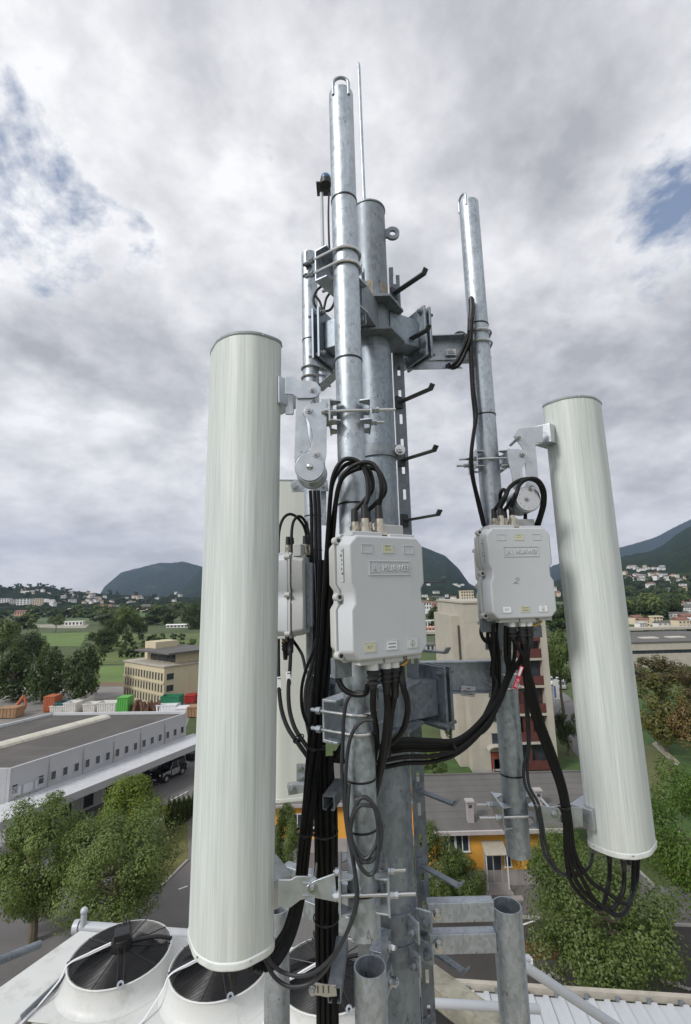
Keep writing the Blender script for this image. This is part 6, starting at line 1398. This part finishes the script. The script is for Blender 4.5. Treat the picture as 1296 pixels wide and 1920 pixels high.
# cables under the front radio unit
fb = lambda u, k: FF(u, -H2-.015-.018-k, -s1*.5)
cable('thick black cable from the middle gland of the front radio unit', [fb(0, .06), (727, 1335, 1.50), (722, 1385, 1.56), (714, 1430, 1.62), (704, 1480, 1.68), (694, 1540, 1.74), (684, 1600, 1.80)], .0118)
cable('black cable from the left gland running behind the front pole', [fb(-.045, .04), (700, 1330, 1.50), (706, 1375, 1.58), (702, 1420, 1.66), (690, 1470, 1.74), (676, 1520, 1.80)], .0105)
cable('thick black cable from the right gland swinging back to the mast', [fb(.03, .07), (733, 1340, 1.52), (728, 1390, 1.60), (716, 1440, 1.68), (704, 1490, 1.75)], .011)
cable('black earth cable bowing out right below the front radio unit', [FF(.055, -H2-.035, -s1*.5), (756, 1285, 1.46), (765, 1325, 1.50), (757, 1365, 1.58), (735, 1392, 1.68), (705, 1402, 1.78), (670, 1405, 1.85)], .0105)
cable('black cable curving in from the left under the front radio unit', [(630, 1245, 1.54), (633, 1270, 1.53), (645, 1292, 1.52), (665, 1302, 1.51), (685, 1300, 1.50), (690, 1285, 1.49)], .0095)
tc1 = cable('thin grey lead coming down the front pole from the radio unit', [(688, 1300, 1.50), (668, 1298, 1.51), (652, 1312, 1.515), (645, 1345, 1.52), (643, 1390, 1.525), (641, 1440, 1.53), (645, 1500, 1.535), (652, 1560, 1.535), (662, 1610, 1.535), (668, 1650, 1.535), (670, 1690, 1.53), (657, 1735, 1.53), (630, 1785, 1.56), (595, 1820, 1.58), (560, 1830, 1.60), (525, 1820, 1.62), (505, 1800, 1.63), (497, 1780, 1.64)], .0062, m_cableg, 'thin_cable', 'thin grey leads')
tc2 = cable('second thin grey lead sagging lower towards the left antenna', [(700, 1350, 1.50), (680, 1352, 1.505), (662, 1372, 1.51), (652, 1410, 1.52), (648, 1470, 1.53), (650, 1530, 1.53), (658, 1590, 1.53), (666, 1640, 1.53), (668, 1690, 1.525), (652, 1745, 1.54), (620, 1805, 1.57), (585, 1842, 1.6), (545, 1850, 1.61), (515, 1832, 1.63), (498, 1800, 1.64), (490, 1780, 1.645)], .0062, m_cableg, 'thin_cable', 'thin grey leads')
coil = []
for k in range(0, 33):
    a = 2*pi*k/13; coil.append((684+(26+k*.12)*cos(a)+k*.1, 1552+(58-(k % 3)*3)*sin(a)+(k > 13)*10, 1.525-.0012*(k % 4)))
cable('coiled spare length of thin lead tied to the front pole', coil, .0060, m_cableg, 'thin_cable', 'thin grey leads', 4)
cable('thin lead loop hanging lowest below the coil on the front pole', [(655, 1470, 1.53), (652, 1530, 1.525), (662, 1590, 1.52), (678, 1628, 1.515), (695, 1640, 1.515), (707, 1620, 1.515), (710, 1570, 1.52), (704, 1520, 1.525), (688, 1495, 1.525), (668, 1500, 1.53)], .0060, m_cableg, 'thin_cable', 'thin grey leads')
# swag of cables to the right pole
for i in range(6):
    o = i*4.2; dy = [0, 9, 20, 33, 45, 14][i]; Y = 1.93+.02*(i % 3)
    en = [(948, 1200), (955, 1205), (965, 1205), (978, 1200), (984, 1205), (925, 1195)][i]
    cable(['topmost', 'second', 'third', 'fourth', 'lowest', 'rearmost'][i]+' black cable of the swag between mast and right pole', [(625, 1412+dy*.3, 1.88), (665, 1408+dy*.5, 1.90), (710, 1394+dy, Y), (760, 1386+dy, Y), (810, 1388+dy*.9, Y+.03), (855, 1387+dy*.6, Y+.05), (895, 1358+dy*.5, Y+.07), (930, 1310+dy*.5 if i < 5 else 1290, 2.06), (952+o*.5 if i < 5 else 922, 1262, 2.07), (en[0], 1228, 2.05), (en[0], en[1]-25, 2.0)], .0090)
# right pole cables
cable('black cable running down the upper left side of the right pole', [(884, 590, 2.13), (884, 650, 2.13), (887, 720, 2.13), (893, 775, 2.13), (888, 815, 2.12), (884, 855, 2.10), (888, 900, 2.11), (899, 945, 2.13), (908, 985, 2.15), (912, 1020, 2.18)], .0098)
cable('black cable hugging the right pole beside the longer one', [(880, 600, 2.14), (881, 650, 2.14), (885, 730, 2.14), (890, 790, 2.14), (884, 840, 2.13), (883, 880, 2.13), (893, 930, 2.14), (906, 985, 2.17)], .008)
cable('loop of black cable slung round the upper right arm', [(884, 600, 2.12), (878, 632, 2.14), (868, 655, 2.16), (856, 678, 2.17), (845, 688, 2.2), (838, 685, 2.28), (840, 660, 2.36), (852, 630, 2.36), (866, 624, 2.3), (876, 636, 2.2), (884, 660, 2.14)], .0098)
cable('second turn of black cable round the upper right arm', [(886, 596, 2.11), (882, 636, 2.12), (872, 662, 2.14), (862, 682, 2.15), (850, 690, 2.18), (842, 684, 2.27), (846, 658, 2.36), (858, 630, 2.35), (870, 628, 2.28)], .0098)
mb = MB(); mb.tube([P(884, 562, 2.135), P(885, 580, 2.13), P(883, 600, 2.13), P(882, 622, 2.13)], .015, 12, 5); mb.sphere(P(884, 560, 2.135), .012, 10, 6); tag(mb.build('tape_wrap', m_black), 'black taped splice on the upper right pole', 'tape wrap')
s1r = .132*.52; Hr = .184
b0 = FR(-.045, Hr+.095, -s1r*.75); b1 = FR(.002, Hr+.095, -s1r*.62); b2_ = FR(.012, Hr+.095, -.121); b3 = FR(-.035, Hr+.095, -.125)
cable('left jumper loop over the top of the right radio unit', [b0, (947, 935, 1.96), (955, 915, 1.97), (972, 902, 1.98), (992, 898, 1.99), (1010, 906, 2.0), (1018, 930, 2.02), (1014, 960, 2.06), (1005, 985, 2.1), (998, 1010, 2.14)], .0098)
cable('right jumper loop over the top of the right radio unit', [b1, (967, 930, 1.95), (975, 908, 1.96), (990, 898, 1.97), (1008, 900, 1.98), (1020, 918, 2.0), (1021, 945, 2.04), (1013, 975, 2.08), (1004, 1005, 2.12)], .0098)
cable('third jumper running behind the tilt disc of the right antenna', [b2_, (962, 935, 2.03), (968, 925, 2.05), (980, 930, 2.07), (985, 960, 2.1), (984, 1000, 2.13)], .009)
cable('fourth jumper hidden low behind the right radio unit ports', [b3, (948, 928, 2.06), (944, 918, 2.09), (938, 930, 2.13), (940, 960, 2.16)], .009)
rb_ = lambda u, k: FR(u, -Hr-.033-k, -s1r*.5)
for i, (u, lab) in enumerate(((-.045, 'black cable from the left gland of the right radio unit to its antenna'), (.0, 'black cable from the middle gland of the right radio unit to its antenna'), (.03, 'black cable from the right gland of the right radio unit to its antenna'), (.015, 'innermost black cable from the right radio unit to its antenna'))):
    dx = [0, 5, 10, -4][i]; e = [(.03, -.09), (.03, .03), (.03, .09), (-.03, -.07)][i]; c_e = V3(1.122, 2.22, rz0-.06)+dR*e[0]+sR*e[1]; ex, ey = J(c_e)
    lo = [1690, 1702, 1680, 1690][i]
    cable(lab, [rb_(u, .05), (985+dx*.5, 1240, 2.02), (991+dx, 1290, 2.05), (1006+dx, 1350, 2.08), (1030+dx, 1415, 2.10), (1052+dx*.8, 1480, 2.10), (1062+dx*.8, 1540, 2.09), (1066+dx*1.2, 1600, 2.10), (1080+dx*2.6, 1650, 2.12), (1105+dx*3.2, lo-8, 2.13), ((1105+dx*3.2+ex)/2+8, lo+14, 2.13), (ex-4, lo-14-i*4, c_e.y-.01), (ex, ey+26, c_e.y), c_e], .0092)
for i, lab in enumerate(('thin grey lead looping low beside the right pole foot', 'second thin grey lead beside the right pole')):
    dx = i*7; cable(lab, [(983+dx*.3, 1295, 2.08), (988+dx*.5, 1350, 2.12), (990+dx*.4, 1400, 2.13), (982+dx, 1440, 2.13), (986+dx, 1475, 2.12), (1002+dx, 1505, 2.10), (1012+dx*.6, 1540, 2.08), (1017+dx, 1585, 2.08), (1030+dx, 1618, 2.09), (1055+dx*.5, 1640, 2.11), (1085, 1641-dx, 2.16), (1105, 1625, 2.2), (1112, 1600, 2.22)], .0068, m_cableg, 'thin_cable', 'thin grey leads')
for i in range(3): cable(('left', 'middle', 'right')[i]+' short black lead dropping beside the right radio unit bottom', [(918+i*7, 1165, 2.08), (915+i*8, 1195, 2.09), (924+i*6, 1235, 2.10), (926+i*5, 1290, 2.10), (918+i*5, 1335, 2.09), (900+i*5, 1368, 2.06), (870, 1390, 2.02)], .0088)
cable('small black loop hanging left under the right radio unit', [(905, 1165, 2.15), (902, 1185, 2.13), (908, 1200, 2.12), (920, 1205, 2.11), (924, 1192, 2.1), (915, 1178, 2.1)], .0085)
# red number tag on the right cables
tp_ = P(969, 1280, 2.0); tagd = ray(969, 1280).normalized(); rt = thing('number_tag', 'small red tag reading 4120 tied to the right hand cables', 'tag', tp_)
lx = Vector((.42, 0, .90)).normalized(); ly = Vector((.90, 0, -.42)).normalized(); nn = Vector((0, -1, 0))
MB().obox(tp_, (lx, ly, nn), (.025, .0098, .0012)).build('plate', m_red, rt, .0006)
Mt = Matrix.Translation(tp_+nn*.0016) @ Matrix(((-lx.x, -ly.x*-1, nn.x, 0), (-lx.y, ly.y, nn.y, 0), (-lx.z, ly.z, nn.z, 0), (0, 0, 0, 1)))
Mt = Matrix.Translation(tp_+nn*.0016) @ Matrix(((-lx.x, nn.cross(-lx).x, nn.x, 0), (-lx.y, nn.cross(-lx).y, nn.y, 0), (-lx.z, nn.cross(-lx).z, nn.z, 0), (0, 0, 0, 1)))
text_obj('4120', .0172, Mt, 'number', m_white, rt, .0003)
mb = MB(); mb.obox(tp_+nn*.0013, (lx, ly, nn), (.027, .0008, .0003)); 
o2 = tp_+lx*.045+V3(.002, .01, 0); MB().obox(o2, (lx, ly, nn), (.022, .008, .0008)).build('rear_plate', m_red, rt, .0004); MB().obox(o2+nn*.001, (lx, ly, nn), (.018, .0045, .0004)).build('rear_label', m_stickw, rt)
# satellite clock antenna on its white tube at the back pole
gp = thing('gps_antenna', 'small blue domed timing antenna on a thin white tube', 'antenna', P(605, 470, 2.5))
MB().cyl(P(606, 480, 2.5), P(603, 362, 2.5), .010, n=14).build('tube', mat('pale_grey_tube', (.50, .52, .55), .5), gp); z_ = P(604, 352, 2.5)
MB().obox(P(607, 354, 2.5), ((1, 0, 0), (0, 1, 0), up), (.042, .05, .004)).build('bracket_plate', m_dsteel, gp, .001); MB().obox(P(609, 350, 2.52), ((.8, 0, .6), (0, 1, 0), (-.6, 0, .8)), (.035, .04, .004)).build('tilted_plate', m_dsteel, gp, .001)
dm = P(611, 343, 2.46); MB().cyl(dm-V3(0, 0, .014), dm+V3(0, 0, .016), .034, .033, n=20).build('base', m_black, gp); MB().sphere(dm+V3(0, 0, .026), .031, 18, 10, (1, 1, 1.1)).build('dome', m_blue, gp)
mb = MB()
for k in range(9): a = 2*pi*k/9; mb.cyl(dm+V3(.026*cos(a), .026*sin(a), .025), dm+V3(.027*cos(a), .027*sin(a), .062), .0013, n=5)
mb.build('bird_spike', mat('clear_blue_spike', (.35, .5, .75), .3), gp)
cable('black lead of the timing antenna down the front pole', [(617, 362, 2.45), (616, 400, 2.3), (617, 450, 2.2), (618, 480, 2.2), (612, 520, 2.25)], .006)
cable('small black cable ring behind the upper front arm', [(605, 535, 2.3), (594, 545, 2.3), (588, 560, 2.3), (592, 575, 2.3), (605, 583, 2.3), (620, 580, 2.3), (628, 560, 2.3), (620, 538, 2.3), (605, 533, 2.28)], .0075)
cable('black lead slanting behind the upper front arm', [(592, 555, 2.3), (600, 566, 2.3), (606, 582, 2.3), (612, 560, 2.3), (620, 548, 2.3)], .007)
cable('thin black lead between front pole and mast at the upper arm', [(672, 520, 1.9), (678, 545, 1.92), (681, 570, 1.95), (679, 600, 1.98), (676, 640, 1.98)], .005)
# hardware at the head of the rear pole
t = thing('pole_head_clamp', 'small steel clamp at the head of the rear pole', 'clamp', P(578, 500, 2.45))
MB().pix([(573, 470), (584, 468), (586, 500), (574, 505)], 2.43, .01).build('strap', m_galvd, t, .001); mb = MB()
for y in (497, 518): mb = MB(); mb.cyl(P(568, y, 2.42), P(584, y-2, 2.42), .009, n=10); mb.cyl(P(572, y-.5, 2.42), P(577, y-1, 2.42), .015, n=6); mb.build('clamp_bolt', m_dsteel, t)
# strut rails and cable hanger in front of the bundle
def strut(label, a, b, w=.041):
    d = (b-a).normalized(); x, y, _ = basis(d); t = thing('strut_rail', label, 'strut', a)
    mb = MB(); c = (a+b)/2; L_ = (b-a).length/2
    mb.obox(c+y*(w/2), (x, y, d), (w/2, .0013, L_)); 
    for q_ in (-1, 1): mb.obox(c+x*(q_*(w/2-.0013)), (x, y, d), (.0013, w/2-.0014, L_)); mb.obox(c+x*(q_*(w/2-.007))-y*(w/2), (x, y, d), (.0055, .0013, L_))
    mb.build('profile', m_galvd, t, smooth=False); return t
strut('short steel strut stub pointing left below the lower front arm', P(616, 1506, 1.72), P(640, 1472, 1.86))
st = strut('steel strut rail below the cable hanger at the bottom', P(627, 1866, 1.70), P(642, 1768, 1.92))
hg = thing('cable_hanger', 'stainless cable hanger clip on the bottom strut', 'clamp', P(605, 1860, 1.72)); MB().pix([(582, 1847), (592, 1843), (630, 1848), (632, 1868), (612, 1870), (598, 1867), (583, 1866)], 1.70, .003).build('clip_plate', m_stain, hg, .0008)
for x in (596, 606, 616): MB().pix([(x-1, 1850), (x+1.5, 1850), (x+1.5, 1862), (x-1, 1862)], 1.698, .0015).build('clip_slot', m_ink, hg)
MB().bolt(P(586, 1856, 1.698), (0, -1, 0), .008, .014).build('clip_bolt', m_stain, hg)
# ---------------------------------------------------------------- mast foot: posts and arms of the tripod
m_g = m_galvd
def post(label, c, r, z0, z1): 
    t = thing('support_post', label, 'post', (c.x, c.y, z0), 'tripod posts'); MB().cyl((c.x, c.y, z0), (c.x, c.y, z1), r, n=44, hollow=r-.005).build('tube', m_galv, t)
    MB().cyl((c.x, c.y, z0), (c.x, c.y, z1-.6), r-.0055, n=24).build('tube_fill', m_dsteel, t); MB().box((c.x, c.y, z0+.006), (.22, .22, .012)).build('base_plate', m_galv, t, .002); return t
pR = P(950, 1697, 2.10); pF_ = P(694, 1812, 1.82); pL = P(519, 1700, 2.42)
post('open topped steel tube post at lower right of the mast', pR, .056, 16.57, pR.z); post('open topped steel tube post in front of the mast foot', pF_, .054, 16.57, pF_.z); post('steel tube post below the left antenna', pL, .056, 16.57, pL.z)
zs = (zof(790, 1713, 2.08), zof(790, 1772, 2.08))
for z, nm in zip(zs, ('upper', 'lower')):
    for tgt, lab in ((pR, 'right'), (pF_, 'front'), (pL, 'left')):
        dz = .0 if tgt is not pF_ else -.02
        d = V3(tgt.x-MX, tgt.y-MY, 0); L_ = d.length; d.normalize(); s_ = V3(-d.y, d.x, 0); a, b = .125, L_-.053
        t = thing('tripod_arm', nm+' rectangular steel arm from mast foot to the '+lab+' tube post', 'support arm', (MX, MY, z))
        MB().obox(V3(MX, MY, z+dz)+d*((a+b)/2), (d, s_, up), ((b-a)/2, .022, .034)).build('box_tube', m_galv, t, .003)
        mb = MB(); mb.bolt(V3(MX, MY, z+dz)+d*(a+.035)-s_*.0225*(1 if lab == 'right' else -1), -s_*(1 if lab == 'right' else -1), .015, .024); mb.build('bolt', m_stain, t)
    cl = MB().cyl((MX, MY, z-.036), (MX, MY, z+.036), RM+.007, n=48, hollow=RM+.0005).build('foot_collar', m_galvd, mast)
    for a in (-28, -60, 120, -170):
        d = hdir(a); s_ = V3(-d.y, d.x, 0); lg = MB().obox(V3(MX, MY, z)+d*(RM+.035), (d, s_, up), (.033, .005, .036)).build('collar_ear', m_galv, cl, .003)
        MB().bolt(V3(MX, MY, z)+d*(RM+.048)-s_*.0055, -s_, .013, .022).build('collar_bolt', m_galvd, lg)
# brace pipes below
tag(MB().cyl(P(985, 1812, 3.2), P(1165, 1932, 3.2), .026, n=16).build('brace_pipe', m_pipe), 'grey brace pipe sloping down to the right from behind the right post', 'pipe')
tag(MB().cyl(P(800, 1880, 3.3), P(1012, 1892, 3.3), .024, n=16).build('brace_pipe', m_pipe), 'short horizontal grey pipe behind the right tube post', 'pipe')
t = thing('junction_stub', 'small grey pipe stub with white box right of the tube post', 'pipe', P(985, 1800, 3.4)); MB().cyl(P(975, 1795, 3.4), P(993, 1797, 3.4), .02, n=12).build('pipe', m_pipe, t); MB().box(P(995, 1801, 3.4), (.022, .03, .03)).build('box', m_stickw, t, .003)

# cable ties drawn tight round the bundles, parts of the cable they hold
def bundle_tie(parent_label, c, d, rx, ry):
    par = next(o for o in bpy.data.objects if o.get('label') == parent_label)
    x, y, dd = basis(d); n = 22; c = Vector(c)
    MB().tube([c+x*(rx*cos(2*pi*k/n))+y*(ry*sin(2*pi*k/n)) for k in range(n)], .0026, 6, 0, True).build('cable_tie', m_black, par); MB().obox(c-V3(0, 1, 0)*max(rx, ry)*.9, (x, y, dd), (.006, .006, .005)).build('tie_head', m_black, par)
for lab, a, b, rx, ry in (('topmost black cable of the swag between mast and right pole', (850, 1396, 2.0), (870, 1388, 2.0), .03, .032), ('topmost black cable of the swag between mast and right pole', (730, 1405, 1.94), (760, 1402, 1.94), .03, .035), ('middle black cable of the slanting bundle below the front radio unit', (590, 1400, 1.80), (586, 1430, 1.80), .038, .03), ('middle black cable of the slanting bundle below the front radio unit', (572, 1560, 1.80), (569, 1590, 1.80), .034, .03), ('sixth cable from the left in the straight black bundle down the mast', (610, 1560, 1.89), (611, 1590, 1.89), .045, .05), ('sixth cable from the left in the straight black bundle down the mast', (612, 1720, 1.91), (612, 1750, 1.91), .045, .05), ('black cable from the middle gland of the right radio unit to its antenna', (1058, 1512, 2.10), (1061, 1530, 2.10), .024, .024), ('black cable with white tag hanging from the edge on radio unit', (560, 1385, 2.01), (568, 1395, 1.99), .024, .02)):
    p, q_ = P(*a), P(*b); bundle_tie(lab, p, q_-p, rx, ry)
HAZE = 8.5e-5; HZTOP = max(max(p.z for p in c_) for g__ in HILL.values() for c_ in g__)+15
# ================================================================== air
def make_haze(dens):
    mb = MB(); mb.b2((-6500, -350, -4), (6500, 5700, HZTOP)); me = mb.mesh('haze', [], None, False); o = bpy.data.objects.new('haze', me); COL.objects.link(o); o['kind'] = 'stuff'
    m = bpy.data.materials.new('haze_air'); m.use_nodes = True; nt = m.node_tree
    for n in list(nt.nodes): 
        if n.type == 'BSDF_PRINCIPLED': nt.nodes.remove(n)
    v = nt.nodes.new('ShaderNodeVolumePrincipled'); v.inputs['Density'].default_value = dens; v.inputs['Color'].default_value = (.52, .68, 1.0, 1); v.inputs['Anisotropy'].default_value = .2
    nt.links.new(v.outputs[0], nt.nodes['Material Output'].inputs['Volume']); me.materials.append(m)
    return o
make_haze(HAZE)
